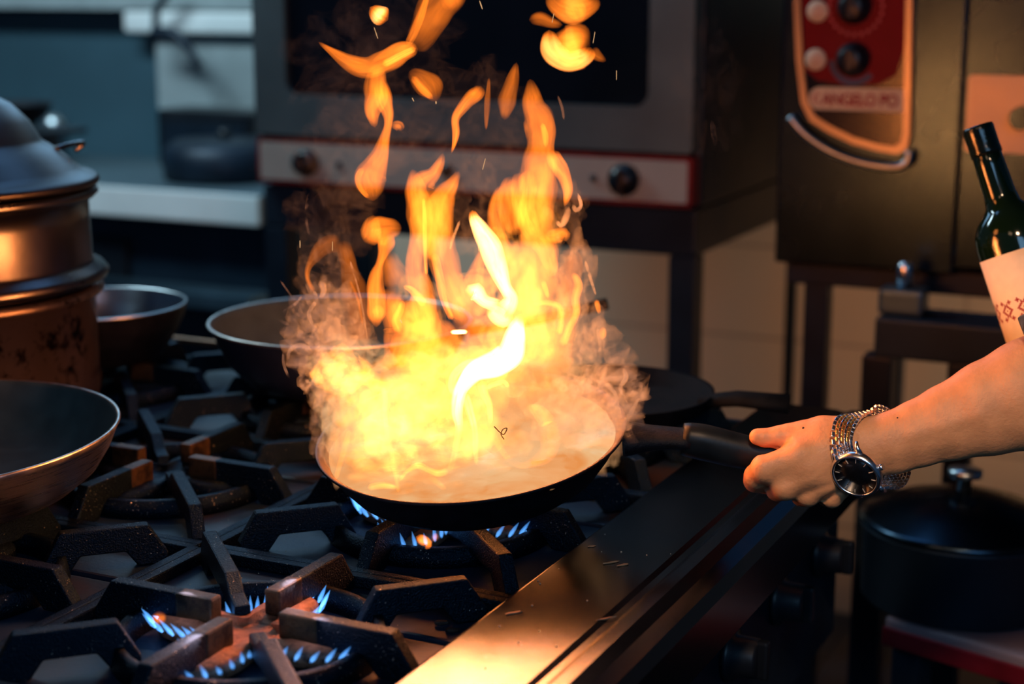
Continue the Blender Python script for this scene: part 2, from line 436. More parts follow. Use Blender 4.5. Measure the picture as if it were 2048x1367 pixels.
# front face: control fascia, knobs, oven door rail
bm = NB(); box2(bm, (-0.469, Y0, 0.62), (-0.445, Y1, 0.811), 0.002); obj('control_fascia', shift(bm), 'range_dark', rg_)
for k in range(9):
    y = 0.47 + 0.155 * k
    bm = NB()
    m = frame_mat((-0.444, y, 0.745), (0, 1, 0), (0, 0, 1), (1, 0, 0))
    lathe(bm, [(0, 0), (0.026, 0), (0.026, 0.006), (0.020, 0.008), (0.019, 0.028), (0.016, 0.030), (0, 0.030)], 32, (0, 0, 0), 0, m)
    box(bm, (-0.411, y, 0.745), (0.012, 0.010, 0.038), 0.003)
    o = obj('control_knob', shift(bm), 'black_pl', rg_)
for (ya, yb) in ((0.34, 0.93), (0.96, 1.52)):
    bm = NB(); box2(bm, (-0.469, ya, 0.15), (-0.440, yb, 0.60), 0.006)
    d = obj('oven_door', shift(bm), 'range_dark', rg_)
    bm = NB()
    tube(bm, [(-0.405, ya + 0.03, 0.565), (-0.405, yb - 0.03, 0.565)], 0.013, 16)
    for yy in (ya + 0.05, yb - 0.05): box(bm, (-0.422, yy, 0.565), (0.035, 0.018, 0.024), 0.003)
    obj('door_handle', shift(bm), 'steel', d)
bm = NB()
box2(bm, (-0.400, 0.34, 0.655), (-0.382, 1.49, 0.675), 0.004); box2(bm, (-0.445, 1.47, 0.657), (-0.392, 1.485, 0.673), 0.002); box2(bm, (-0.445, 0.36, 0.657), (-0.392, 0.375, 0.673), 0.002)
obj('towel_rail', shift(bm), 'steel_dark', rg_)

# burners
def star(th, r0=0.056, a=0.027): return r0 + a * math.cos(4 * th)
def jets_mesh(cx, cy, z, n, h, seedv, heat):
    V, Fc, H, FL = [], [], [], []
    for i in range(n):
        th = 2 * PI * i / n
        r = star(th) + 0.003
        dr = 0.011 if h > 0.01 else 0.006
        a = np.array([cx + r * math.cos(th), cy + r * math.sin(th), z])
        b = np.array([cx + (r + dr) * math.cos(th), cy + (r + dr) * math.sin(th), z + h * random.uniform(0.8, 1.15)])
        base = len(V); ax = (b - a); seg = 8
        u = np.cross(ax, [0, 0, 1.0]); u /= np.linalg.norm(u) + 1e-9; w = np.cross(ax, u); w /= np.linalg.norm(w)
        for j, (t, rr) in enumerate(((0, 0.0010), (0.25, 0.0022), (0.6, 0.0017), (1.0, 0.0002))):
            for k in range(seg):
                an = 2 * PI * k / seg
                V.append(a + ax * t + rr * (u * math.cos(an) + w * math.sin(an)))
                H.append(heat * (1.3 - t)); FL.append((math.cos(an), math.sin(an), t + i))
        for j in range(3):
            for k in range(seg):
                k2 = (k + 1) % seg
                Fc.append((base + j * seg + k, base + j * seg + k2, base + (j + 1) * seg + k2, base + (j + 1) * seg + k))
    return V, Fc, H, FL
def mesh_from(name, V, Fc, H=None, FL=None):
    me = bpy.data.meshes.new(name)
    me.from_pydata([tuple(v) for v in V], [], [tuple(f) for f in Fc])
    if H is not None:
        a = me.attributes.new('glow_level', 'FLOAT', 'POINT'); a.data.foreach_set('value', np.asarray(H, np.float32))
    if FL is not None:
        a = me.attributes.new('flow', 'FLOAT_VECTOR', 'POINT'); a.data.foreach_set('vector', np.asarray(FL, np.float32).ravel())
    me.update()
    return me
BX = (-0.69, -1.00, -1.31)
BY = (0.37, 0.68, 0.985, 1.295, 1.60)
BZ = TR + 0.0005
def burner(cx, cy, lit):
    e = bpy.data.objects.new('burner', None); C.objects.link(e); e.parent = rg_
    e.location = (cx + OFF.x, cy + OFF.y, BZ)
    bm = NB()
    n = 96
    levels = [(0.80, 0.0), (1.0, 0.004), (1.0, 0.013), (0.93, 0.017), (0.55, 0.0185)]
    rings = []
    for (s, z) in levels:
        rings.append([bm.verts.new((star(2 * PI * k / n) * s * math.cos(2 * PI * k / n), star(2 * PI * k / n) * s * math.sin(2 * PI * k / n), z)) for k in range(n)])
    for A, B in zip(rings[:-1], rings[1:]):
        for k in range(n):
            f = bm.faces.new((A[k], A[(k + 1) % n], B[(k + 1) % n], B[k])); f.smooth = True
    bm.faces.new(rings[0][::-1])
    # sunken centre
    cen = [bm.verts.new((0.020 * math.cos(2 * PI * k / n), 0.020 * math.sin(2 * PI * k / n), 0.0125)) for k in range(n)]
    A = rings[-1]
    for k in range(n): bm.faces.new((A[k], A[(k + 1) % n], cen[(k + 1) % n], cen[k]))
    bm.faces.new(cen)
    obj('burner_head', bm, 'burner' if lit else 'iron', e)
    bm = NB()
    for k in range(64):
        th = 2 * PI * k / 64; r = star(th)
        q = frame_mat((r * math.cos(th) * 1.0, r * math.sin(th) * 1.0, 0.0095), (-math.sin(th), math.cos(th), 0), (0, 0, 1), (math.cos(th), math.sin(th), 0))
        lathe(bm, [(0.0, 0.0006), (0.0013, 0.0006)], 8, (0, 0, 0), 0, q)
    obj('port_ring', bm, 'black_pl', e)
    if lit:
        V, Fc, H, FL = jets_mesh(0, 0, 0.0095, 64, 0.013 if lit == 1 else 0.018, 1, 0.95 if lit == 1 else 0.75)
        o = link('gas_flame', mesh_from('gas_flame', V, Fc, H, FL), 'jet', e, True)
    return e
for i, x in enumerate(BX):
    for j, y in enumerate(BY):
        lit = 1 if (i == 0 and j == 2) else (2 if (i == 0 and j == 3) else 0)
        burner(x, y, lit)

# grates : one per burner, lifts off
def finger(name, ang, r0, r1, par, w=0.0125, tip=True, drop=0.0):
    bm = NB()
    top = GT - TR - 0.0015; bot = top - 0.0215
    ol = [(r0, bot + 0.003), (r0, top - 0.002), (r0 + 0.002, top)]
    if drop: ol = [(r0, top - 0.030), (r0, top - 0.012), (r0 + 0.025, top - 0.011), (r0 + 0.045, top)]
    ol += [(r1, top), (r1 + 0.018, 0.010), (r1 + 0.018, 0.000), (r1 - 0.012, 0.000), (r1 - 0.022, bot - 0.002), (r0 + 0.05, bot - 0.001)]
    if r1 - r0 < 0.08: ol = [(r0 - 0.016, 0.0), (r0 - 0.016, 0.008), (r0, top), (r1, top), (r1 + 0.016, 0.010), (r1 + 0.016, 0.0), (r1 - 0.010, 0.0), (r1 - 0.02, bot - 0.001), (r0 + 0.016, bot - 0.001), (r0 + 0.006, 0.0)]
    m = frame_mat((0, 0, 0), (math.cos(ang), math.sin(ang), 0), (0, 0, 1), (math.sin(ang), -math.cos(ang), 0))
    prism(bm, ol, -w / 2, w / 2, 0, m)
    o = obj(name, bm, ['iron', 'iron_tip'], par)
    sb(o, 0.0016, 2)
    return o
def make_grate():
    g = thing('burner_grate', (0, 0, TR + 0.0008))
    bm = NB()
    h = 0.150; t = 0.010
    for s in (-1, 1):
        box2(bm, (-h, s * h - t / 2, 0), (h, s * h + t / 2, 0.011), 0.002)
        box2(bm, (s * h - t / 2, -h, 0), (s * h + t / 2, h, 0.011), 0.002)
    n = 48
    lathe(bm, [(0.092, 0.0), (0.105, 0.0), (0.102, 0.017), (0.095, 0.017)], n, (0, 0, 0), 0, None, True)
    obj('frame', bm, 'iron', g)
    for k in range(4): finger('finger', k * PI / 2, 0.032, 0.126, g)
    for a in (3 * PI / 4, -PI / 4): finger('finger', a, 0.028, 0.180, g, drop=1)
    for a in (PI / 4, -3 * PI / 4): finger('finger', a, 0.098, 0.172, g)
    # burnt bronze caps on the inner tips of the cardinal fingers
    for k in range(4):
        a = k * PI / 2
        bm = NB(); m3 = Matrix.Rotation(a, 4, 'Z')
        box(bm, m3 @ Vector((0.047, 0, GT - TR - 0.0118)), (0.034, 0.0135, 0.0208), 0.002, 0, m3)
        obj('burnt_tip', bm, 'iron_tip', g)
    return g
GL = {(0, 2): ('black cast iron grate with bronze tips over the burner lit with blue jets', ),
      (0, 3): ('black cast iron grate carrying the flaming frying pan',),
      (0, 4): ('dark grate at the far end of the range beside the copper edge',),
      (1, 2): ('black iron grate with a long speckled bar, right of the large silver pan',),
      (1, 3): ('empty eight finger iron grate between the silver pan and the flaming pan',),
      (1, 4): ('grate under the dark skillet behind the flames',),
      (2, 2): ('iron grate hidden under the large silver pan by the frame edge',),
      (2, 3): ('iron grate carrying the tall tiered steamer pot',),
      (2, 4): ('iron grate under the small black saucepan',),
      (1, 1): ('iron grate in the dark bottom left corner in front of the silver pan',)}
proto = None
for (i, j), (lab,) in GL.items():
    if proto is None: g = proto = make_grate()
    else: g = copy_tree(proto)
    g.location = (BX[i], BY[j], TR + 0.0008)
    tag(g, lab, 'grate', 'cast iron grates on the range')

# ------------------------------------------------------------------ crumbs
def crumb(x, y, z, s, mat, lab, rz):
    bm = NB(); bmesh.ops.create_icosphere(bm, subdivisions=2, radius=1.0)
    for v in bm.verts:
        k = 1 + 0.45 * mn.noise(v.co * 1.7 + Vector((x * 90, y * 90, 0)))
        v.co = Vector((v.co.x * s[0] * k, v.co.y * s[1] * k, v.co.z * s[2] * k + s[2] * 0.6))
    o = obj('food_crumb', bm, mat); o.location = (x, y, z); o.rotation_euler = (0, 0, rz)
    tag(o, lab, 'crumb', 'food scraps on the range'); return o
LZ = 0.8852
for (px, py, s, mt, lab) in [
    (1028, 1226, (0.0075, 0.0012, 0.0009), 'crumb', 'pale shred of food lying on the orange glowing part of the steel ledge'),
    (1222, 1125, (0.008, 0.0012, 0.0008), 'crumb', 'curled tan shred on the dark middle of the steel ledge'),
    (1246, 1130, (0.006, 0.0012, 0.0008), 'crumb', 'short tan shred touching the curled one on the ledge'),
    (1183, 1092, (0.004, 0.002, 0.0006), 'crumb', 'flat grey flake on the ledge above the tan shreds'),
    (1212, 1237, (0.009, 0.0007, 0.0006), 'crumb', 'thin thread of onion skin on the ledge near its raised lip')]:
    p = atz(px, py, LZ); crumb(p[0], p[1], LZ, s, mt, lab, 0.9)
for (px, py, s, mt, lab) in [
    (893, 1242, (0.006, 0.003, 0.0022), 'charcoal', 'black charred scrap on the orange lit tray beside the ledge'),
    (915, 1257, (0.006, 0.003, 0.0022), 'charcoal', 'charred scrap touching the ledge edge below the first charred one')]:
    p = atz(px, py, TR + 0.003); crumb(p[0] - 0.004, p[1], TR, s, mt, lab, 0.5)
k = 0
SP = []
for i in range(46):
    px = random.uniform(960, 1420); py = random.uniform(1060, 1350)
    p = atz(px, py, LZ)
    if -0.53 < p[0] < -0.45: SP.append((p[0], p[1], LZ))
for i in range(60):
    px = random.uniform(330, 800); py = random.uniform(1000, 1300)
    p = atz(px, py, TR)
    SP.append((p[0], p[1], TR))
bm = NB()
for (x, y, z) in SP:
    r = bmesh.ops.create_icosphere(bm, subdivisions=1, radius=random.uniform(0.00035, 0.0009))
    bmesh.ops.translate(bm, verts=r['verts'], vec=(x, y, z))
o = obj('salt_grains', bm, 'cream'); tag(o, 'fine pale salt grains scattered over the ledge and tray', 'salt', kind='stuff')

# ------------------------------------------------------------------ flaming frying pan
PD = 1.47                                  # depth of the pan centre
pc = Vector(at(942, 868, PD))
nrm = Vector(ZZ - math.tan(math.radians(9.0)) * HH - math.tan(math.radians(5.5)) * RR).normalized()
hp = Vector(at(1520, 908, 1.455))          # handle passes here, into the hand
hx = (hp - pc); hx = (hx - nrm * hx.dot(nrm)).normalized()
hy = nrm.cross(hx)
pan = thing('frying_pan', pc, 0, 'black frying pan full of fire, held by its handle over the range', 'pan')
pan.matrix_world = frame_mat(pc, hx, hy, nrm)
PR = 0.137
bm = NB()
lathe(bm, [(0, -0.046), (0.085, -0.046), (0.098, -0.044), (0.112, -0.034), (0.124, -0.018), (0.1325, -0.004), (0.1375, 0.0), (0.1385, 0.0015), (0.1375, 0.0028),
           (0.1350, 0.002), (0.131, -0.001), (0.120, -0.020), (0.108, -0.035), (0.095, -0.0415), (0, -0.0425)], 128,
      mi=[0] * 8 + [1] * 6)
obj('pan_body', bm, ['black_pan', 'pan_in'], pan, True)
bm = NB(); lathe(bm, [(0.0, -0.008), (0.06, -0.007), (0.1275, -0.0075), (0.1275, -0.0105), (0, -0.0105)], 64)
for v in bm.verts:
    if v.co.z > -0.009: v.co.z += 0.002 * mn.noise(v.co * 40)
obj('burning_oil', bm, 'oil', pan, True)
# neck (ferrule) and handle
hl = (hp - pc).dot(hx); hz = (hp - pc).dot(nrm)
def handle_pt(t, dz=0):                    # t metres from centre
    s = min(1, max(0, (t - 0.135) / (hl - 0.135))); s = s * s * (3 - 2 * s) * 0.5 + s * 0.5
    return Vector((t, 0, -0.012 + (hz + 0.012) * s + 0.006 * math.sin(s * PI) + dz))
bm = NB()
pts = [handle_pt(t) for t in np.linspace(0.1335, 0.192, 10)]
tube(bm, pts, [0.023, 0.022, 0.020, 0.018, 0.0165, 0.0155, 0.015, 0.0145, 0.0145, 0.014], 20, flat=(1.0, 0.60), upv=(0, 0, 1))
obj('handle_neck', bm, 'black_pan', pan)
bm = NB()
ts = np.linspace(0.185, hl + 0.055, 22)
pts = [handle_pt(t) for t in ts]
rad = [float(np.interp(t, [0.185, 0.20, 0.23, 0.29, 0.40], [0.0150, 0.0165, 0.0160, 0.0125, 0.0110])) for t in ts]
rad[0] *= 0.97; rad[-1] *= 0.6
tube(bm, pts, rad, 24, flat=(0.85, 1.0), upv=(0, 0, 1))
obj('pan_handle', bm, 'handle', pan)

# ------------------------------------------------------------------ pots and pans standing on the grates
def pan_at(name, loc, prof, mats, mi, label, seg=128):
    e = thing(name, loc, 0, label, 'pan')
    bm = NB(); lathe(bm, prof, seg, mi=mi); obj('pan_body', bm, mats, e, True)
    return e
# large silver pan, left foreground
R = 0.190; H = 0.058
bigc = Vector((-1.112, 1.066, GT + 0.0005))
e = pan_at('saute_pan', bigc,
    [(0, 0), (R - 0.055, 0), (R - 0.040, 0.004), (R - 0.022, 0.018), (R - 0.010, 0.036), (R - 0.002, H - 0.004), (R + 0.0005, H), (R, H + 0.002), (R - 0.003, H + 0.0015),
     (R - 0.0045, H - 0.003), (R - 0.013, 0.036), (R - 0.025, 0.020), (R - 0.045, 0.0075), (0, 0.006)],
    ['alu_side', 'alu_rim', 'nonstick'], [0] * 5 + [1] * 3 + [2] * 5, 'large silver sided pan with a grey nonstick inside at the left frame edge')
e.rotation_euler = (math.radians(1.2), math.radians(-1.0), 0)
e.location.z += 0.0035
bm = NB()
tube(bm, [(-0.18, -0.05, 0.045), (-0.23, -0.065, 0.055), (-0.38, -0.11, 0.085)], [0.012, 0.011, 0.013], 16, flat=(1, 0.6), upv=(0, 0, 1)); obj('pan_handle', bm, 'steel', e)
# dark blue skillet behind the flames
R = 0.152
skc = Vector((-0.990, 1.616, GT + 0.0005))
H = 0.074
e = pan_at('skillet', skc,
    [(0, 0), (R - 0.060, 0), (R - 0.045, 0.005), (R - 0.022, 0.028), (R - 0.006, H - 0.012), (R, H - 0.002), (R + 0.0015, H), (R, H + 0.0018), (R - 0.003, H + 0.001),
     (R - 0.006, H - 0.008), (R - 0.026, 0.030), (R - 0.05, 0.008), (0, 0.006)],
    ['blue_pan', 'alu_rim', 'nonstick'], [0] * 5 + [1] * 3 + [2] * 4, 'dark blue skillet with a pale rim, behind and left of the flames')
tip = Vector(at(1215, 607, 1.93)) - skc
st = Vector((tip.x, tip.y, 0)).normalized() * R + Vector((0, 0, H - 0.012))
bm = NB(); P = [st * 0.97, st * 0.5 + tip * 0.5 + Vector((0, 0, -0.002)), tip]
tube(bm, P, [0.007, 0.008, 0.0085], 16, flat=(1.1, 0.8), upv=(0, 0, 1)); obj('pan_handle', bm, 'black_pl', e)
# small black saucepan with a bright inside
R = 0.106; H = 0.070
e = pan_at('saucepan', (-1.326, 1.598, GT + 0.0005),
    [(0, 0), (R - 0.045, 0), (R - 0.030, 0.006), (R - 0.012, 0.035), (R - 0.003, 0.055), (R, H - 0.002), (R + 0.001, H), (R - 0.0015, H + 0.001), (R - 0.003, H - 0.002),
     (R - 0.006, 0.055), (R - 0.016, 0.034), (R - 0.034, 0.009), (0, 0.006)],
    ['black_pan', 'steel'], [0] * 5 + [1] * 7, 'small black saucepan with a shiny steel inside, beside the steamer pot')
# steamer pot
spc = Vector((-1.338, 1.348, GT + 0.0005))
st = thing('steamer_pot', spc, 0, 'tall tiered aluminium steamer pot with a domed lid at the left frame edge', 'pot')
R = 0.166
bm = NB()
lathe(bm, [(0, 0), (R - 0.008, 0), (R - 0.001, 0.006), (R, 0.012), (R, 0.118), (R + 0.006, 0.120), (R + 0.010, 0.1255), (R + 0.006, 0.131), (R, 0.132), (R - 0.004, 0.130), (R - 0.004, 0.012), (0, 0.008)], 128, mi=0)
obj('lower_tier', bm, 'pot_dirty', st, True)
bm = NB()
lathe(bm, [(0, 0.134), (R - 0.004, 0.134), (R + 0.002, 0.1345), (R + 0.013, 0.1375), (R + 0.016, 0.144), (R + 0.012, 0.150), (R + 0.002, 0.155), (R - 0.001, 0.160), (R - 0.002, 0.205), (R - 0.002, 0.225),
           (R + 0.004, 0.227), (R + 0.009, 0.232), (R + 0.006, 0.238), (R - 0.001, 0.239), (R - 0.005, 0.235), (R - 0.005, 0.140), (0, 0.138)], 128, mi=0)
obj('upper_tier', bm, 'pot_alu', st, True)
bm = NB()
lathe(bm, [(0, 0.2405), (R + 0.002, 0.2405), (R + 0.009, 0.2415), (R + 0.011, 0.246), (R + 0.007, 0.2505), (R - 0.002, 0.252), (R - 0.012, 0.260), (R - 0.025, 0.272), (R - 0.040, 0.283),
           (R - 0.047, 0.287), (R - 0.050, 0.291), (R - 0.060, 0.309), (R - 0.078, 0.328), (R - 0.105, 0.342), (0.03, 0.349), (0, 0.350)], 128)
lid = obj('lid', bm, 'lid_alu', st, True)
bm = NB()
a0 = Vector((RR[0], RR[1], 0)) * 0.130 + Vector((HH[0], HH[1], 0)) * 0.045
side = Vector((-0.1, 1, 0)).normalized()
tube(bm, catmull([a0 + Vector((0, 0, 0.272)) - side * 0.025, a0 * 1.08 + Vector((0, 0, 0.280)) - side * 0.022, a0 * 1.08 + Vector((0, 0, 0.281)) + side * 0.022, a0 + Vector((0, 0, 0.272)) + side * 0.025], 20), 0.003, 10)
obj('lid_handle', bm, 'pot_alu', lid)
bm = NB(); lathe(bm, [(0, 0.3505), (0.008, 0.3505), (0.008, 0.360), (0.022, 0.364), (0.022, 0.372), (0, 0.376)], 32); obj('lid_knob', bm, 'pot_alu', lid)
# ------------------------------------------------------------------ flames
VF = {'V': [], 'F': [], 'H': [], 'L': []}
def fdepth(y):
    return -0.115 * np.clip((np.asarray(y) - 850) / 140.0, 0, 1)
def ftube(buf, pts, heat, off=0.0, wob=0.012, seg=18, flat=0.9, jag=0.12, base=PD, cap=True):
    P = np.array(pts, float); P[:, 2] *= 1.16
    n = max(10, int(np.sum(np.hypot(np.diff(P[:, 0]), np.diff(P[:, 1]))) / 5))
    n = min(n, 120)
    Q = catmull(P, n); Q[:, 2] = np.maximum(Q[:, 2], 0.6)
    # rounded ends
    tt = np.linspace(0, 1, n)
    L = np.concatenate([[0], np.cumsum(np.hypot(np.diff(Q[:, 0]), np.diff(Q[:, 1])))]); tot = L[-1]
    for idx, d in ((0, L), (-1, tot - L)):
        r = Q[idx, 2]
        Q[:, 2] *= np.sqrt(np.clip(1 - np.clip(1 - d / max(r * 0.9, 1), 0, 1) ** 2, 0.004, 1))
    sd = rng.uniform(0, 100)
    dep = base + off + fdepth(Q[:, 1]) + wob * np.sin(L / 60.0 + sd)
    cen = at(Q[:, 0], Q[:, 1], dep)
    rad = Q[:, 2] * dep / F
    hs = np.interp(tt, np.linspace(0, 1, len(heat)), heat) if hasattr(heat, '__len__') else np.full(n, heat)
    fade = np.clip(np.minimum(L, tot - L) / (Q[:, 2].max() * 0.8 + 2), 0.15, 1)
    V = []
    tan = np.gradient(cen, axis=0); tan /= np.linalg.norm(tan, axis=1)[:, None] + 1e-12
    base_i = len(buf['V'])
    for i in range(n):
        s = np.cross(tan[i], FW); s /= np.linalg.norm(s) + 1e-9
        b = np.cross(tan[i], s)
        for k in range(seg):
            a = 2 * PI * k / seg
            w = 1 + jag * mn.noise(Vector((math.cos(a) * 1.3 + sd, math.sin(a) * 1.3, L[i] / 38.0))) * 2 if rad[i] > 0.0015 else 1
            buf['V'].append(cen[i] + rad[i] * w * (s * math.cos(a) + b * math.sin(a) * flat))
            buf['H'].append(hs[i] * fade[i])
            buf['L'].append((math.cos(a) * 1.1 + sd, math.sin(a) * 1.1, L[i] / 95.0))
    for i in range(n - 1):
        for k in range(seg):
            k2 = (k + 1) % seg
            buf['F'].append((base_i + i * seg + k, base_i + i * seg + k2, base_i + (i + 1) * seg + k2, base_i + (i + 1) * seg + k))
def newbuf(): return {'V': [], 'F': [], 'H': [], 'L': []}
def ball(buf, x, y, rx, ry, off, heat, rd=None, base=PD, lump=0.35, freq=1.5, sub=4):
    bm = NB(); bmesh.ops.create_icosphere(bm, subdivisions=sub, radius=1.0)
    sd = rng.uniform(0, 50)
    d = base + off + float(fdepth(y)); s = d / F
    c = at(x, y, d); rd = rd or (rx + ry) / 2
    b0 = len(buf['V'])
    bm.verts.index_update()
    for v in bm.verts:
        q = v.co * freq + Vector((sd, sd * 0.7, 0))
        k = 1 + lump * mn.noise(q) + lump * 0.5 * mn.noise(q * 2.3)
        u = v.co * k
        buf['V'].append(c + s * (RR * u.x * rx + UP * u.y * ry + FW * u.z * rd))
        buf['H'].append(heat); buf['L'].append((u.x * 1.5 + sd, u.z * 1.5, u.y * 1.2))
    for f in bm.faces: buf['F'].append([b0 + v.index for v in f.verts])
    bm.free()
def flush(buf, name, mat, parent=None):
    return link(name, mesh_from(name, buf['V'], buf['F'], buf['H'], buf['L']), mat, parent, True)

main = newbuf(); glow = newbuf()
S = lambda pts, h, off=0.0, **k: ftube(main, pts, h, off, **k)
# left middle flame
S([(747, 430, 8), (745, 448, 15), (741, 468, 19), (729, 484, 15)], 1.0, 0.02)
S([(738, 470, 14), (760, 462, 24), (782, 457, 20), (803, 456, 13)], 0.8, 0.03)
S([(776, 465, 16), (772, 484, 17), (767, 505, 10), (759, 527, 7), (753, 548, 12), (750, 580, 17), (752, 612, 17), (752, 632, 15), (753, 654, 4)], 0.95, 0.02)
S([(752, 610, 12), (757, 625, 10), (755, 640, 6)], 0.7, 0.0)
S([(775, 500, 12), (780, 530, 20), (792, 556, 24), (800, 580, 22)], 0.35, -0.02)
# middle pillar and its sheets
S([(886, 306, 3), (880, 325, 8), (867, 347, 13), (850, 362, 22), (845, 380, 26)], [0.5, 0.9, 0.9], 0.0)
S([(825, 338, 5), (829, 360, 14), (834, 390, 22), (840, 430, 22), (842, 470, 20), (833, 505, 18), (832, 540, 18), (840, 570, 22), (848, 610, 24), (852, 650, 26), (845, 690, 30)], 0.75, 0.01)
S([(918, 343, 5), (905, 368, 13), (890, 388, 20), (880, 420, 26), (876, 455, 26), (880, 490, 28), (890, 530, 25), (902, 570, 22), (912, 605, 18), (925, 640, 10)], 0.75, -0.01)
S([(860, 370, 20), (860, 410, 34), (862, 450, 34), (866, 490, 26), (874, 520, 20)], 0.65, 0.03)
S([(847, 395, 3), (849, 440, 4.5), (850, 500, 4), (853, 550, 3)], 1.0, -0.04, jag=0.05)
S([(868, 505, 6), (880, 560, 8), (888, 600, 7), (905, 640, 5)], 0.8, -0.04)
S([(900, 540, 22), (905, 570, 24), (918, 610, 22), (932, 650, 14)], 0.45, 0.0)
# flames left of centre rising from pan
S([(806, 572, 3), (822, 578, 6), (838, 596, 8), (850, 612, 7)], 0.9, -0.04)
S([(793, 576, 18), (786, 602, 24), (797, 630, 29), (808, 660, 32), (800, 690, 30), (785, 722, 20), (762, 745, 12)], 0.62, 0.0)
S([(829, 596, 20), (838, 630, 32), (842, 665, 36), (842, 700, 38), (838, 740, 42), (835, 790, 46)], 0.7, 0.02)
S([(806, 600, 5), (800, 620, 7), (792, 640, 8), (800, 665, 8)], 0.8, -0.03)
S([(885, 660, 22), (872, 690, 32), (868, 730, 40), (870, 780, 44)], 0.75, 0.0)
S([(880, 640, 12), (897, 665, 16), (905, 690, 14)], 0.4, 0.04)
S([(930, 640, 14), (950, 660, 22), (962, 690, 26), (955, 720, 20)], 0.6, 0.04)
# centre-right pillars
S([(1024, 352, 9), (1017, 378, 19), (1020, 410, 23), (1026, 445, 22), (1036, 470, 12)], 0.75, 0.02)
S([(1004, 372, 6), (994, 400, 11), (990, 430, 14), (995, 462, 15), (1005, 500, 18), (1015, 540, 20)], 0.65, 0.02)
S([(1040, 345, 10), (1035, 380, 14), (1040, 420, 14), (1050, 460, 16)], 0.5, 0.03)
S([(1060, 158, 4), (1063, 182, 14), (1067, 212, 20), (1078, 236, 27), (1084, 262, 28), (1083, 292, 26), (1080, 326, 32), (1075, 360, 34), (1070, 400, 34), (1070, 440, 34), (1074, 480, 32), (1078, 520, 34), (1076, 560, 36), (1066, 600, 32), (1060, 640, 30), (1065, 690, 34), (1070, 740, 40)],
  [0.5, 0.6, 0.75, 0.7, 0.7, 0.8], 0.0)
S([(1084, 245, 4), (1090, 270, 6), (1092, 295, 3)], 0.8, -0.04)
S([(1054, 340, 9), (1056, 372, 17), (1054, 400, 15), (1052, 424, 17), (1060, 455, 18), (1070, 480, 18)], 0.8, -0.03)
S([(1104, 300, 10), (1113, 326, 15), (1128, 352, 13), (1135, 378, 10), (1132, 400, 6), (1129, 412, 2)], 0.95, -0.01)
S([(1096, 320, 16), (1092, 370, 20), (1086, 420, 20), (1088, 460, 20)], 0.4, 0.03)
S([(1068, 470, 20), (1086, 490, 18), (1098, 520, 15), (1104, 540, 11), (1096, 553, 4)], 0.7, -0.02)
S([(1090, 470, 10), (1110, 472, 14), (1126, 470, 13), (1133, 482, 7)], 0.9, 0.0)
S([(1128, 500, 14), (1146, 518, 16), (1140, 548, 22), (1134, 580, 25), (1130, 615, 25), (1122, 655, 26), (1112, 700, 30), (1105, 750, 36)], 0.28, 0.03)
S([(1146, 545, 4), (1156, 568, 8), (1151, 596, 8), (1153, 625, 7), (1139, 655, 7), (1124, 692, 9)], 0.8, 0.0)
S([(1064, 609, 3), (1092, 605, 5), (1118, 613, 6), (1122, 640, 6), (1118, 670, 6)], 0.8, -0.02)
S([(1085, 560, 5), (1091, 578, 5), (1097, 597, 3)], 0.8, -0.02)
S([(1040, 480, 22), (1035, 520, 30), (1038, 560, 34), (1040, 600, 34), (1042, 650, 34)], 0.75, 0.03)
S([(985, 470, 4), (960, 520, 12), (950, 555, 16), (945, 580, 16)], 0.45, 0.02)
S([(1100, 640, 18), (1090, 690, 28), (1080, 740, 34)], 0.5, 0.01)
# the white hot tongue
W = 4.0
S([(944, 420, 5), (949, 438, 11), (961, 459, 17), (976, 484, 20), (988, 514, 20), (998, 544, 17), (1010, 572, 12), (1022, 596, 13), (1014, 614, 16), (1000, 626, 18)], W * 0.7, -0.03, jag=0.08)
S([(1005, 612, 14), (985, 608, 12), (966, 600, 12), (950, 582, 18), (941, 598, 12)], W * 0.6, -0.03, jag=0.08)
S([(975, 612, 8), (995, 630, 15), (1010, 640, 13), (1026, 628, 9)], W * 0.55, -0.03)
S([(1042, 628, 5), (1034, 652, 14), (1028, 680, 21), (1020, 706, 24), (1000, 722, 24), (975, 732, 22), (948, 744, 18), (928, 768, 14), (917, 795, 12), (914, 826, 10), (918, 856, 7), (909, 905, 6), (900, 942, 7)], [W, W, W, W, W, W * 0.7, W * 0.4, W * 0.3], -0.05, jag=0.08)
S([(965, 724, 9), (935, 729, 9), (911, 746, 8), (904, 772, 8), (914, 794, 8)], W * 0.4, -0.05)
S([(928, 785, 8), (938, 815, 8), (949, 858, 6), (951, 897, 6), (953, 930, 4)], W * 0.4, -0.05)
S([(962, 760, 9), (968, 785, 8), (979, 810, 6), (981, 848, 4)], W * 0.3, -0.05)
S([(968, 778, 4), (990, 768, 5), (1008, 763, 4), (1018, 775, 4)], W * 0.3, -0.05)
S([(900, 664, 3.2), (918, 663.5, 4), (936, 663, 3.2)], W, 0.02, jag=0.0)
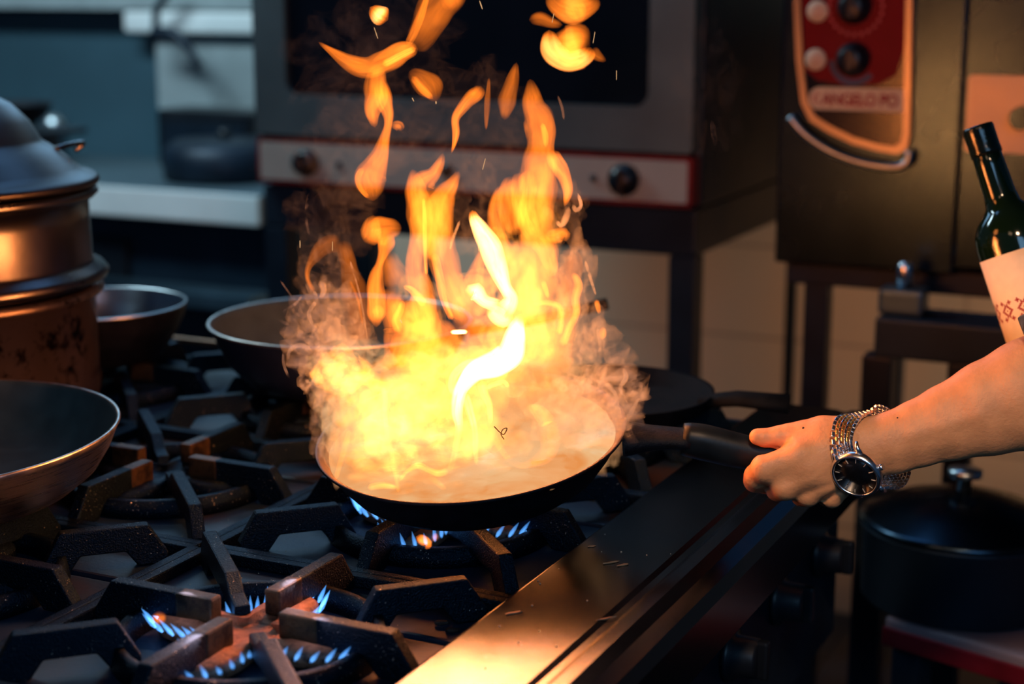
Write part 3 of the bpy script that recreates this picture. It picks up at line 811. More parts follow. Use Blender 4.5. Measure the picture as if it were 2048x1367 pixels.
# low bright filaments in the pan
S([(762, 770, 5), (770, 790, 6), (770, 830, 5), (775, 872, 5), (784, 912, 5), (792, 952, 5), (797, 984, 3)], W * 0.28, -0.05)
S([(706, 750, 8), (738, 764, 10), (772, 776, 11), (806, 776, 8), (818, 758, 4)], W * 0.22, -0.04)
S([(798, 962, 4), (815, 942, 4), (836, 931, 6), (858, 940, 5), (876, 946, 6), (897, 941, 6)], W * 0.22, -0.04)
S([(822, 880, 7), (829, 905, 7), (838, 930, 6), (864, 956, 5), (892, 978, 5)], W * 0.12, -0.04)
S([(735, 975, 5), (765, 970, 6), (795, 974, 4)], W * 0.22, -0.02)
S([(1052, 812, 5), (1075, 822, 12), (1094, 845, 15), (1101, 878, 18), (1093, 906, 15), (1064, 925, 8), (1040, 930, 6), (1016, 916, 6), (997, 889, 7), (979, 855, 7)], 0.55, -0.03)
S([(672, 958, 4), (688, 900, 6), (700, 860, 5)], 0.5, -0.03)
for (pts_, h_, o_) in [([(905, 690, 30), (900, 730, 50), (890, 780, 70)], 0.3, 0.04), ([(1040, 500, 40), (1050, 560, 48), (1050, 640, 52), (1050, 720, 60)], 0.35, 0.05), ([(960, 560, 26), (950, 620, 40), (950, 700, 50)], 0.3, 0.05),
                       ([(840, 580, 26), (845, 640, 36), (850, 710, 50), (820, 780, 60)], 0.3, 0.05), ([(1000, 520, 16), (1000, 580, 22)], 0.4, 0.05), ([(1100, 600, 30), (1100, 680, 44), (1090, 760, 60)], 0.25, 0.05), ([(770, 760, 26), (740, 770, 30), (700, 745, 24)], 0.5, 0.03)]:
    S(pts_, h_, o_)
# broad glows at the bottom of the fire
for (x, y, rx, ry, off, h) in [(683, 742, 52, 40, -0.02, 1.3), (700, 790, 50, 60, 0.0, 0.4), (735, 830, 60, 80, 0.0, 0.8), (800, 850, 75, 80, -0.02, 1.5), (770, 900, 70, 60, 0.0, 0.6), (800, 780, 90, 60, 0.0, 0.9),
                            (860, 800, 90, 70, 0.02, 1.0), (880, 860, 90, 80, 0.0, 0.8), (935, 820, 80, 110, 0.0, 1.2), (960, 900, 80, 60, 0.0, 0.4), (1000, 770, 80, 70, 0.02, 0.5), (1015, 690, 50, 60, 0.02, 0.8),
                            (1060, 760, 70, 70, 0.02, 0.25), (1050, 660, 60, 80, 0.02, 0.6), (1075, 460, 45, 70, 0.03, 0.35), (865, 450, 40, 70, 0.03, 0.28), (840, 620, 50, 60, 0.02, 0.5), (1110, 620, 40, 70, 0.02, 0.3), (850, 720, 60, 50, 0.02, 0.5), (720, 870, 50, 70, 0.0, 0.3), (820, 935, 100, 45, 0.0, 0.35), (960, 590, 40, 45, 0.0, 0.6),
                            (995, 520, 40, 60, 0.0, 0.5), (1050, 570, 45, 80, 0.03, 0.35), (945, 740, 55, 45, 0.0, 0.8)]:
    ball(glow, x, y, rx * 1.15, ry * 1.15, off, h * 0.72)
fire = flush(main, 'fire', 'flame')
tag(fire, 'tall orange and white fire leaping out of the black frying pan', 'fire', kind='stuff')

o = flush(glow, 'fire_glow', 'flame_glow', fire); o['kind'] = 'stuff'
# detached flames
def dflame(label, strokes, balls=()):
    b = newbuf()
    for s in strokes: ftube(b, *s[:2], **(s[2] if len(s) > 2 else {}))
    for q in balls: ball(b, *q)
    o = flush(b, 'flame', 'flame'); return tag(o, label, 'flame', 'loose flames above the fire')
dflame('long twisting flame with a horned top, left of the main fire', [
    ([(925, -60, 30), (900, -25, 34), (880, 8, 33), (858, 45, 31), (840, 78, 24), (826, 96, 14)], [0.35, 0.32, 0.3, 0.45], dict(off=0.0)),
    ([(856, -10, 5), (842, 30, 7), (828, 65, 8), (815, 90, 7)], 0.5, dict(off=-0.03)),
    ([(637, 84, 2), (668, 106, 8), (704, 127, 15), (738, 134, 18), (772, 122, 19), (806, 102, 18), (836, 98, 9)], [0.4, 0.55, 0.75, 0.95, 0.9], dict(off=0.0)),
    ([(765, 130, 8), (800, 112, 7), (832, 96, 5)], 1.0, dict(off=-0.03)),
    ([(757, 130, 16), (752, 165, 20), (753, 195, 22), (745, 225, 14), (750, 255, 5)], 0.8, dict(off=0.01)),
    ([(760, 160, 12), (768, 200, 15), (776, 225, 11), (776, 248, 8), (770, 274, 10), (762, 302, 14), (750, 330, 21), (740, 354, 29), (743, 380, 21), (746, 402, 5)], 0.78, dict(off=0.0)),
    ([(726, 335, 5), (716, 355, 6), (722, 378, 5), (738, 396, 4)], 0.5, dict(off=-0.02)),
    ([(782, 250, 6), (798, 252, 9), (803, 262, 5)], 0.5, dict(off=0.0))])
dflame('dull orange puff of flame beside the twisting flame', [([(818, 143, 8), (838, 155, 19), (858, 173, 23), (868, 192, 13), (872, 204, 3)], 0.45, dict(off=0.01)), ([(824, 152, 6), (844, 178, 8), (866, 198, 4)], 0.5, dict(off=-0.01))])
dflame('small bright oval flame near the top edge', [([(740, 14, 6), (752, 24, 15), (764, 33, 18), (776, 40, 10)], 1.9, dict(off=-0.04))])
dflame('faint orange lick of flame cut by the top edge', [([(895, -20, 16), (908, 5, 20), (915, 20, 9)], 0.3, dict(off=0.02))])
dflame('bright yellow cup shaped flame high on the right', [([(1098, 60, 10), (1100, 88, 20), (1108, 106, 20), (1130, 122, 18), (1148, 122, 18), (1172, 112, 16), (1182, 95, 14)], 1.5, dict(off=0.03, wob=0.004)),
     ([(1106, 92, 34), (1136, 96, 42), (1166, 90, 38), (1180, 92, 26)], 1.1, dict(off=0.04, wob=0.004)), ([(1100, 82, 22), (1130, 88, 30), (1160, 82, 28), (1178, 88, 18)], 1.0, dict(off=0.05, wob=0.004)), ([(1180, 100, 14), (1200, 115, 8), (1212, 122, 3)], 0.3, dict(off=0.05))])
dflame('golden flame above the cup shaped one, cut by the top edge', [([(1098, -14, 14), (1118, 4, 22), (1148, 8, 34), (1178, 2, 24), (1190, -12, 14)], 1.0, dict(off=0.03)), ([(1140, 5, 22), (1155, 28, 16), (1160, 44, 4)], 0.8, dict(off=0.03)), ([(1058, 40, 6), (1080, 38, 13), (1102, 46, 10), (1125, 50, 5)], 0.28, dict(off=0.05))])
dflame('thin hooked flame between the two tall tongues', [([(962, 172, 8), (953, 188, 14), (936, 202, 12), (922, 218, 10), (911, 238, 8), (912, 265, 7), (908, 288, 4), (903, 306, 1.5)], 0.85, dict(off=0.0))])
dflame('dull orange pointed flame left of the tallest tongue', [([(1033, 125, 3), (1024, 163, 12), (1014, 203, 16), (1009, 240, 6)], 0.32, dict(off=0.03))])
dflame('faint red streak of flame beside the hooked flame', [([(978, 155, 2), (975, 205, 6), (972, 260, 2)], 0.22, dict(off=0.02))])
dflame('dark red arch of flame over the back skillet', [
    ([(628, 585, 5), (615, 556, 4), (618, 532, 6), (636, 505, 13), (660, 488, 16), (684, 484, 15)], [0.35, 0.4, 0.16, 0.12, 0.12], dict(off=0.05)),
    ([(684, 480, 12), (692, 510, 14), (700, 540, 16), (706, 570, 22), (712, 605, 24), (719, 650, 22), (722, 690, 20)], [0.2, 0.2, 0.12, 0.14], dict(off=0.05)),
    ([(700, 560, 3), (716, 600, 3), (726, 650, 3)], 0.18, dict(off=0.04))])
dflame('tiny orange flame tip floating in front of the tan wall', [([(1192, 598, 4), (1196, 612, 5), (1199, 628, 3)], 0.6, dict(off=0.0)), ([(1206, 652, 4), (1205, 668, 7), (1203, 680, 3)], 0.55, dict(off=0.0))])
dflame('small orange yellow flame burning under the frying pan', [([(832, 1072, 4), (842, 1078, 9), (856, 1086, 8), (852, 1098, 3)], 1.1, dict(off=0.0, base=1.43, wob=0.0)), ([(862, 1072, 7), (878, 1076, 7)], 0.4, dict(off=0.0, base=1.43, wob=0.0))])
dflame('small round orange flame left of the blue gas jets', [([(317, 1222, 8), (318, 1236, 12), (317, 1250, 7)], 0.7, dict(off=0.0, base=1.30, wob=0.0, jag=0.0))])

# glowing haze and smoke
hz = newbuf()
for (x, y, rx, ry, off, h) in [(700, 730, 75, 55, 0.03, 0.55), (680, 800, 55, 60, 0.03, 0.5), (690, 880, 55, 80, 0.02, 0.7), (770, 860, 105, 110, 0.03, 0.9), (880, 840, 130, 130, 0.04, 0.9),
                               (1000, 860, 120, 120, 0.03, 0.9), (1080, 880, 125, 100, 0.03, 0.85), (1165, 860, 80, 90, 0.03, 0.55), (1060, 760, 95, 90, 0.05, 0.7), (960, 740, 100, 65, 0.06, 0.5),
                               (870, 750, 80, 55, 0.06, 0.5), (1120, 730, 70, 65, 0.05, 0.35), (1130, 640, 40, 70, 0.05, 0.18), (1065, 925, 80, 38, 0.0, 0.7), (820, 940, 130, 50, 0.0, 0.6), (960, 950, 150, 45, 0.0, 0.8)]:
    ball(hz, x, y, rx, ry, off, h, lump=0.5, freq=1.8)
o = flush(hz, 'glowing_haze', 'haze', fire)
o['kind'] = 'stuff'
sm = newbuf()
for (x, y, rx, ry, off, h) in [(640, 700, 65, 55, -0.02, 0.8), (625, 650, 50, 55, 0.0, 0.4), (665, 620, 50, 65, 0.0, 0.35), (640, 760, 40, 50, -0.03, 0.6), (655, 850, 32, 75, -0.03, 0.5), (690, 680, 60, 60, 0.0, 0.4),
                               (1180, 825, 95, 80, -0.03, 0.9), (1205, 790, 75, 60, -0.02, 0.7), (1190, 720, 62, 66, 0.0, 0.4), (1160, 660, 50, 75, 0.04, 0.35), (1150, 560, 40, 75, 0.04, 0.3), (1165, 850, 90, 50, -0.04, 0.6),
                               (1225, 830, 55, 50, 0.0, 0.4), (650, 560, 55, 75, 0.02, 0.14), (660, 440, 75, 85, 0.03, 0.10), (700, 300, 100, 100, 0.03, 0.07), (950, 250, 120, 120, 0.05, 0.09),
                               (960, 420, 60, 90, 0.03, 0.14), (760, 200, 130, 120, 0.06, 0.05), (1130, 430, 40, 60, 0.0, 0.2), (1420, 180, 60, 120, 0.1, 0.035), (800, 40, 120, 90, 0.06, 0.05), (700, 130, 110, 110, 0.06, 0.06)]:
    ball(sm, x, y, rx, ry, off, h * (0.40 if y > 480 else 0.22), lump=0.6, freq=2.0)
def wisp(pts, h, off=-0.02): ftube(sm, pts, h * 0.6, off, wob=0.01, seg=10, jag=0.1)
for pts, h in [
    ([(566, 705, 2), (568, 730, 3), (580, 760, 2)], 0.5), ([(580, 650, 3), (562, 640, 4), (568, 622, 4), (590, 608, 3), (605, 590, 2)], 0.5),
    ([(600, 745, 4), (606, 775, 5), (618, 770, 4), (610, 755, 3)], 0.6), ([(622, 700, 5), (600, 690, 5), (580, 700, 4), (575, 720, 2)], 0.5),
    ([(628, 580, 3), (632, 600, 4), (618, 625, 4), (625, 650, 4)], 0.55), ([(640, 560, 8), (648, 580, 6), (640, 600, 4)], 0.4),
    ([(1155, 385, 3), (1162, 410, 4), (1152, 420, 5), (1145, 408, 3)], 0.5), ([(1138, 412, 4), (1132, 435, 7), (1122, 450, 5), (1112, 440, 3)], 0.4),
    ([(1170, 520, 3), (1182, 560, 3), (1192, 590, 2)], 0.35), ([(1195, 655, 4), (1200, 700, 3), (1185, 740, 4)], 0.3),
    ([(1246, 735, 3), (1252, 755, 5), (1240, 775, 4), (1250, 795, 2)], 0.6), ([(1278, 795, 2), (1262, 825, 5), (1248, 850, 6), (1240, 870, 4)], 0.5),
    ([(1190, 760, 4), (1215, 770, 5), (1232, 790, 4), (1236, 815, 4)], 0.5), ([(1215, 740, 3), (1200, 765, 3), (1195, 780, 2)], 0.4),
    ([(1424, 240, 4), (1428, 270, 6), (1432, 295, 3)], 0.12), ([(618, 385, 3), (612, 430, 3), (618, 470, 2)], 0.12), ([(1115, 190, 2), (1124, 215, 3), (1128, 240, 2)], 0.2),
    ([(920, 440, 3), (905, 480, 3), (900, 500, 2)], 0.25), ([(560, 560, 2), (590, 600, 2), (610, 610, 2)], 0.15), ([(700, 520, 2), (722, 600, 2), (735, 680, 2)], 0.2)]:
    wisp(pts, h)
o = flush(sm, 'smoke', 'smoke')
tag(o, 'pale curling smoke around the fire and above the pan', 'smoke', kind='stuff')

# sparks
for i, (x, y, dx, dy, r) in enumerate([(752, 66, 4, 12, 0.6), (826, 199, 2, 4, 0.8), (872, 205, 0, 3, 1.0), (962, 10, 3, 9, 0.9), (1106, 36, -2, 10, 0.5), (1188, 75, -2, 12, 0.5), (600, 488, 0, 8, 0.7),
                                       (665, 492, 0, 10, 0.5), (1233, 150, 0, 10, 0.5), (968, 328, -3, 12, 0.5), (957, 495, 0, 8, 0.7), (802, 642, 2, 4, 0.8)]):
    b = newbuf(); ftube(b, [(x - dx, y - dy, r * 0.6), (x, y, r), (x + dx, y + dy, r * 0.6)], 1.0, 0.0, wob=0, seg=6, jag=0)
    o = flush(b, 'spark', 'spark'); tag(o, 'tiny orange spark streak hanging in the air around the fire', 'spark', 'sparks around the fire')

# herb sprig and green bean in the pan
bm = NB(); tube(bm, catmull([at(962, 852, PD + 0.035), at(980, 868, PD + 0.025), at(998, 892, PD + 0.012), at(1010, 912, PD + 0.0)], 12), [0.002] + [0.0035] * 10 + [0.002], 10)
o = obj('green_bean', bm, 'food', None, True); tag(o, 'yellow green bean lying in the flaming pan', 'vegetable')
bm = NB(); tube(bm, catmull([at(988, 852, PD - 0.05), at(1000, 864, PD - 0.05), at(1008, 868, PD - 0.05), at(1014, 856, PD - 0.05), at(1006, 858, PD - 0.05), at(1002, 868, PD - 0.05), at(1008, 878, PD - 0.05)], 24), 0.0005, 6)
o = obj('herb_sprig', bm, 'charcoal'); tag(o, 'thin dark curled herb sprig in the flames of the pan', 'herb')

# ------------------------------------------------------------------ implicit surfaces for the hand
def surface_nets(f, h, org):
    ins = f < 0
    nx, ny, nz = f.shape
    cnt = np.zeros((nx - 1, ny - 1, nz - 1), np.float32); acc = np.zeros((nx - 1, ny - 1, nz - 1, 3), np.float32)
    sl = lambda d, n: slice(d, n - 1 + d)
    cor = {}
    for a in (0, 1):
        for b in (0, 1):
            for c in (0, 1): cor[(a, b, c)] = f[sl(a, nx), sl(b, ny), sl(c, nz)]
    for ax in range(3):
        for a in (0, 1):
            for b in (0, 1):
                p = [0, 0, 0]; q = [0, 0, 0]
                o2 = [i for i in range(3) if i != ax]
                p[o2[0]] = q[o2[0]] = a; p[o2[1]] = q[o2[1]] = b; q[ax] = 1
                A = cor[tuple(p)]; B = cor[tuple(q)]
                m = (A < 0) != (B < 0)
                t = np.where(m, A / (A - B + 1e-12), 0)
                for i in range(3):
                    acc[..., i] += np.where(m, p[i] + (t if i == ax else 0), 0)
                cnt += m
    act = cnt > 0
    idx = -np.ones(act.shape, np.int64); idx[act] = np.arange(act.sum())
    cell = np.argwhere(act)
    V = (cell + acc[act] / cnt[act][:, None]) * h + np.array(org)
    faces = []
    for ax in range(3):
        o1, o2 = [(1, 2), (2, 0), (0, 1)][ax]
        n = [nx, ny, nz]
        s0 = [slice(1, n[i] - 1) for i in range(3)]; s1 = list(s0)
        s0[ax] = slice(0, n[ax] - 1); s1[ax] = slice(1, n[ax])
        A = ins[tuple(s0)]; B = ins[tuple(s1)]
        for m, flip in ((A & ~B, False), (~A & B, True)):
            g = np.argwhere(m)
            if len(g) == 0: continue
            g = g + np.array([s.start for s in s0])
            def cid(d1, d2):
                c = g.copy(); c[:, o1] -= d1; c[:, o2] -= d2
                return idx[c[:, 0], c[:, 1], c[:, 2]]
            q = np.stack([cid(1, 1), cid(0, 1), cid(0, 0), cid(1, 0)], 1)
            if flip: q = q[:, ::-1]
            faces.append(q)
    Fq = np.vstack(faces); Fq = Fq[(Fq >= 0).all(1)]
    return V, Fq
def smin(a, b, k):
    h = np.clip(0.5 + 0.5 * (b - a) / k, 0, 1)
    return b + (a - b) * h - k * h * (1 - h)
def capsules(X, Y, Z, caps):
    d = None
    for c in caps:
        (a, ra), (b, rb), k = c[0], c[1], c[2]
        sq = c[3] if len(c) > 3 else 1.0        # squash of depth
        a = np.array(a, np.float32); b = np.array(b, np.float32); ab = b - a
        wa = np.array([1, 1, sq * sq], np.float32)
        L = float((ab * ab * wa).sum()) + 1e-6
        t = np.clip(((X - a[0]) * ab[0] + (Y - a[1]) * ab[1] + (Z - a[2]) * ab[2] * sq * sq) / L, 0, 1)
        e = np.sqrt((X - a[0] - t * ab[0]) ** 2 + (Y - a[1] - t * ab[1]) ** 2 + (sq * (Z - a[2] - t * ab[2])) ** 2) - (ra + (rb - ra) * t)
        d = e if d is None else smin(d, e, k)
    return d
HD = 1.43
def to_world(V, D=HD):
    dep = D + V[:, 2] * D / F
    return at(V[:, 0], V[:, 1], dep)
def implicit(caps, lo, hi, h, cut=None, relief=None, D=HD):
    gx = np.arange(lo[0], hi[0], h, dtype=np.float32); gy = np.arange(lo[1], hi[1], h, dtype=np.float32); gz = np.arange(lo[2], hi[2], h, dtype=np.float32)
    X, Y, Z = np.meshgrid(gx, gy, gz, indexing='ij')
    d = capsules(X, Y, Z, caps)
    if relief is not None: d = relief(d, X, Y, Z)
    if cut is not None: d = np.maximum(d, cut(X, Y, Z))
    V, Fq = surface_nets(d, h, lo)
    return to_world(V, D), Fq
caps = []
def chain(pts, k, sq=1.0):
    for (a, b) in zip(pts[:-1], pts[1:]):
        caps.append(((a[:3], a[3]), (b[:3], b[3]), k, sq))
# forearm and wrist
chain([(1700, 900, 4, 56), (1745, 893, 2, 60), (1790, 884, 0, 63), (1840, 866, 0, 68), (1900, 844, 0, 78), (1980, 815, 0, 96), (2060, 788, 0, 112), (2250, 715, 0, 122), (2420, 650, 0, 118)], 6, 1.35)
# carpal block and back of the hand
chain([(1705, 885, 4, 50), (1650, 895, 4, 48), (1600, 910, 5, 40)], 14, 1.25)
chain([(1690, 925, 10, 44), (1640, 950, 16, 38), (1610, 962, 20, 30)], 14, 1.2)
# metacarpals ending in knuckles
chain([(1690, 888, -14, 30), (1600, 913, -20, 32), (1530, 936, -22, 29)], 18)
chain([(1690, 905, -16, 30), (1625, 940, -18, 31), (1570, 970, -12, 29)], 18)
chain([(1695, 925, -8, 26), (1650, 960, -6, 27), (1615, 985, 4, 26)], 16)
chain([(1700, 940, 4, 20), (1680, 975, 8, 20), (1664, 993, 20, 22)], 12)
# index finger: bends down at the knuckle and curls back under the handle
chain([(1530, 938, -22, 27), (1514, 952, 6, 25), (1511, 960, 32, 23)], 9)
chain([(1511, 960, 32, 23), (1530, 966, 60, 20)], 8)
chain([(1530, 966, 60, 20), (1556, 960, 70, 17)], 6)
# middle finger
chain([(1572, 974, -10, 26), (1556, 978, 24, 23), (1556, 976, 50, 21)], 8)
chain([(1556, 976, 50, 21), (1580, 972, 72, 18), (1604, 960, 74, 16)], 6)
# ring finger
chain([(1617, 988, 6, 24), (1604, 990, 38, 21), (1606, 984, 60, 19)], 8)
chain([(1606, 984, 60, 19), (1630, 972, 74, 17), (1650, 958, 72, 15)], 6)
# little finger
chain([(1664, 993, 20, 21), (1654, 994, 46, 18), (1656, 986, 62, 16)], 7)
chain([(1656, 986, 62, 16), (1676, 972, 72, 14)], 6)
# thumb: along the top of the handle
chain([(1690, 868, 22, 38), (1645, 868, 22, 34), (1606, 872, 18, 31)], 16)
chain([(1606, 872, 18, 29), (1578, 872, 16, 24), (1556, 874, 14, 22)], 10)
chain([(1556, 874, 14, 22), (1530, 875, 14, 18), (1515, 873, 14, 17)], 7)
# webbing between thumb and index
chain([(1640, 885, 4, 34), (1600, 895, 0, 26)], 16)
def relief(d, X, Y, Z):
    # shallow valleys between the metacarpals, tendon ridges, wrist fold
    def groove(a, b, w, dep, dd):
        a = np.array(a, np.float32); b = np.array(b, np.float32); ab = b - a
        t = np.clip(((X - a[0]) * ab[0] + (Y - a[1]) * ab[1]) / (ab @ ab), 0, 1)
        r = np.sqrt((X - a[0] - t * ab[0]) ** 2 + (Y - a[1] - t * ab[1]) ** 2)
        return dd + dep * np.exp(-(r / w) ** 2) * (Z < 10)
    d = groove((1560, 968), (1630, 945), 9, 1.5, d)
    d = groove((1600, 992), (1660, 968), 7, 3.0, d)
    d = groove((1645, 1004), (1690, 975), 5, 5.0, d)
    d = groove((1530, 905), (1580, 884), 9, 3.0, d)
    d = groove((1770, 930), (1900, 905), 16, 4.0, d)
    d = groove((1820, 870), (1960, 830), 14, -2.5, d)
    return d
V1, F1 = implicit(caps, (1480, 600, -130), (2440, 1090, 140), 3.2, relief=relief)
# second hand, gripping the bottle just outside the frame
caps = []
BD = 1.62
chain([(2130, 905, 10, 60), (2230, 940, 60, 66), (2450, 940, 160, 80), (2620, 860, 200, 90)], 14, 1.1)
for i, y in enumerate((760, 800, 840, 878)):
    chain([(2180 + i * 6, y + 20, 40, 26), (2150, y, -70, 22), (2090, y - 6, -95, 20), (2056, y - 6, -60, 18)], 7)
chain([(2190, 830, 40, 46), (2200, 890, 45, 50)], 16)
chain([(2190, 800, 60, 26), (2120, 770, 95, 22), (2062, 760, 60, 18)], 8)
V2, F2 = implicit(caps, (2020, 640, -200), (2760, 1080, 340), 6.0, D=BD)
V = np.vstack([V1, V2]); Fc = np.vstack([F1, F2 + len(V1)])
me = bpy.data.meshes.new('person')
me.vertices.add(len(V)); me.vertices.foreach_set('co', V.astype(np.float32).ravel())
me.loops.add(len(Fc) * 4); me.loops.foreach_set('vertex_index', Fc.ravel().astype(np.int32))
me.polygons.add(len(Fc)); me.polygons.foreach_set('loop_start', np.arange(0, len(Fc) * 4, 4, dtype=np.int32))
me.update(calc_edges=True); me.validate()
person = link('person', me, 'skin', None, True)
m = person.modifiers.new('s', 'SMOOTH'); m.factor = 0.5; m.iterations = 4
tag(person, 'person in a black sleeve reaching in from the right, gripping the pan handle', 'person')
# nail on the thumb, moles
def disc(name, mat, p, r, n, parent, sx=1.0, th=0.0004):
    bm = NB(); z = Vector(n).normalized(); x = Vector(RR); x = (x - z * x.dot(z)).normalized(); y = z.cross(x)
    lathe(bm, [(0, th), (r * 0.8, th * 0.8), (r, 0), (r * 0.9, -th * 2), (0, -th * 2)], 24, (0, 0, 0), 0, frame_mat(p, x * sx, y, z)); return obj(name, bm, mat, parent, True)
def surf_point(px, py, V):
    q = V - CAM; dz = q @ FW; u = 1024 + F * (q @ RR) / dz; v = 683.5 - F * (q @ UP) / dz
    m = np.hypot(u - px, v - py) < 6
    i = np.where(m)[0]; j = i[np.argmin(dz[i])]; return V[j]
for (px, py, r) in ((1604, 851, 0.0011), (1793, 831, 0.0008)):
    p = surf_point(px, py, V1); disc('mole', 'mole', p, r, -FW + 0.4 * UP, person)

# black sleeve and shirt
caps = []
chain([(2040, 775, 0, 135), (2250, 700, 0, 145), (2450, 620, 30, 160), (2640, 500, 60, 175)], 30, 1.15)
chain([(2640, 520, 120, 260), (2680, 900, 140, 280), (2680, 1300, 140, 270)], 60, 1.2)
chain([(2640, 520, 300, 180), (2620, 800, 330, 130), (2560, 880, 300, 120)], 40, 1.1)
V3, F3 = implicit(caps, (1980, 250, -330), (2990, 1600, 640), 11.0, cut=lambda X, Y, Z: -((X - 2040) * 0.93 - (Y - 650) * 0.37))
me = bpy.data.meshes.new('shirt_sleeve')
me.from_pydata([tuple(v) for v in V3], [], [tuple(int(i) for i in f) for f in F3])
sl = link('shirt', me, 'shirt', person, True)
m = sl.modifiers.new('s', 'SMOOTH'); m.factor = 0.5; m.iterations = 6

# ------------------------------------------------------------------ wrist watch
def hw(u, v, w): return Vector(at(u, v, HD + w * HD / F))
def hdir(a): return Vector(RR * a[0] - UP * a[1] + FW * a[2])
PXM = HD / F
wc = hw(1711, 951, -66)
wn = hdir((-0.46, 0.52, -0.72)).normalized()
# 12 o'clock towards the bracelet that climbs the wrist
w12 = hw(1690, 880, -60) - wc; w12 = (w12 - wn * w12.dot(wn)).normalized(); w3 = w12.cross(wn)
wat = thing('wristwatch', (0, 0, 0), 0, 'steel and gold wristwatch with a black dial on the hand gripping the pan', 'watch')
wat.matrix_world = frame_mat(wc, w3, w12, wn)
RC = 0.0222
bm = NB()
lathe(bm, [(0, -0.009), (RC - 0.003, -0.009), (RC - 0.0005, -0.006), (RC, -0.003), (RC - 0.0003, -0.0008), (RC - 0.0012, 0.0012), (RC - 0.0028, 0.0022), (RC - 0.0036, 0.0016), (RC - 0.0040, 0.0004), (RC - 0.0040, -0.0006)], 96)
for sx in (-1, 1):
    for sy in (-1, 1):
        tube(bm, [(sx * 0.0125, sy * 0.0165, -0.004), (sx * 0.0118, sy * 0.0225, -0.006), (sx * 0.0115, sy * 0.026, -0.0095)], [0.0026, 0.0022, 0.0017], 10)
tube(bm, [(RC - 0.001, 0, -0.004), (RC + 0.0035, 0, -0.004)], 0.0028, 16)
obj('watch_case', bm, 'chrome', wat)
bm = NB(); lathe(bm, [(0, 0.0002), (RC - 0.0041, 0.0002), (RC - 0.0041, -0.0012), (0, -0.0012)], 64); obj('dial', bm, 'dial', wat)
bm = NB()
for k in range(12):
    a = PI / 2 - k * PI / 6
    m4 = Matrix.Rotation(a, 4, 'Z')
    Ls = 0.0042 if k in (0, 3, 6, 9) else 0.0036
    box(bm, m4 @ Vector((RC - 0.0048 - Ls / 2, 0, 0.0005)), (Ls, 0.00055, 0.0005), 0, 0, m4)
obj('hour_markers', bm, 'marker', wat)
# bracelet, links laid on a loop round the wrist
LP = [(1690, 914, -64), (1684, 890, -66), (1684, 868, -58), (1689, 849, -42), (1700, 835, -20), (1718, 827, 5), (1742, 824, 30), (1770, 838, 56), (1790, 870, 68), (1800, 905, 62), (1801, 935, 44),
      (1792, 958, 20), (1772, 972, -4), (1748, 978, -26), (1730, 976, -44)]
path = catmull([np.array(hw(*p)) for p in LP], 300)
seg = np.concatenate([[0], np.cumsum(np.linalg.norm(np.diff(path, axis=0), axis=1))])
def ppt(s): return Vector([np.interp(s, seg, path[:, i]) for i in range(3)])
axis = hdir((0.93, -0.16, 0.30)).normalized()
cenl = hw(1740, 898, 2)
winv = wat.matrix_world.inverted()
bmS = NB(); bmG = NB()
pitch = 0.0052; rows = int(seg[-1] / pitch)
for i in range(rows):
    s = (i + 0.5) * pitch; p = ppt(s); t = (ppt(s + 0.001) - ppt(s - 0.001)).normalized()
    ax = (axis - t * axis.dot(t)).normalized(); nn = ax.cross(t)
    if nn.dot(p - cenl) < 0: nn = -nn
    # nine columns : wide outer and narrow inner, alternate gold
    cols = [(-0.0080, 0.0032, 'S', 0), (-0.0049, 0.0024, 'G', 1), (-0.0025, 0.0020, 'S', 0), (0.0, 0.0024, 'G', 1), (0.0025, 0.0020, 'S', 0), (0.0049, 0.0024, 'G', 1), (0.0080, 0.0032, 'S', 0)]
    for (c, w, mt, st_) in cols:
        q = p + ax * c + t * (pitch * 0.5 if st_ else 0)
        R3 = Matrix.Identity(4)
        for r_ in range(3): R3[r_][0] = ax[r_]; R3[r_][1] = t[r_]; R3[r_][2] = nn[r_]
        gold = mt == 'G' and 0.012 < s < 0.045
        box(bmG if gold else bmS, q, (w * 0.93, pitch * (0.80 if st_ else 0.88), 0.0026), 0.0005, 0, R3)
for b_ in (bmS, bmG):
    for v in b_.verts: v.co = winv @ v.co
br = obj('bracelet', bmS, 'chrome', wat)
obj('gold_links', bmG, 'gold', br)

# ------------------------------------------------------------------ bottle
bd = 1.60
T0 = np.array([1956.0, 256.0]); dirp = np.array([0.315, 0.949])
top = Vector(at(T0[0], T0[1], bd)); bot_px = T0 + dirp * 640
botm = Vector(at(bot_px[0], bot_px[1], bd - 0.02))
zb = (top - botm).normalized(); BLn = 0.300
xb = Vector(-FW); xb = (xb - zb * xb.dot(zb)).normalized(); yb = zb.cross(xb)
borig = top - zb * BLn
btl = thing('wine_bottle', borig, 0, 'dark green wine bottle with a cream label, tilted behind the forearm', 'bottle')
btl.matrix_world = frame_mat(borig, xb, yb, zb)
bm = NB()
RB = 0.0372
lathe(bm, [(0, 0.006), (0.026, 0.002), (RB - 0.003, 0.0), (RB, 0.004), (RB, 0.186), (RB - 0.0015, 0.198), (RB - 0.0075, 0.209), (0.0215, 0.2165), (0.0168, 0.222), (0.0152, 0.232), (0.0142, 0.262), (0.0137, 0.300), (0.0095, 0.300), (0.0095, 0.250), (0, 0.245)], 96)
obj('glass_body', bm, 'bottle', btl, True)
bm = NB()
lathe(bm, [(0.0139, 0.272), (0.0150, 0.2725), (0.0152, 0.276), (0.0148, 0.279), (0.0148, 0.295), (0.0150, 0.299), (0.0142, 0.3015), (0.0100, 0.3012), (0.0100, 0.285)], 64)
obj('bottle_lip', bm, 'capsule', btl, True)
LZ0, LZ1 = 0.055, 0.176
def lab_pt(a, z, r): return Vector((r * math.cos(a), r * math.sin(a), z))
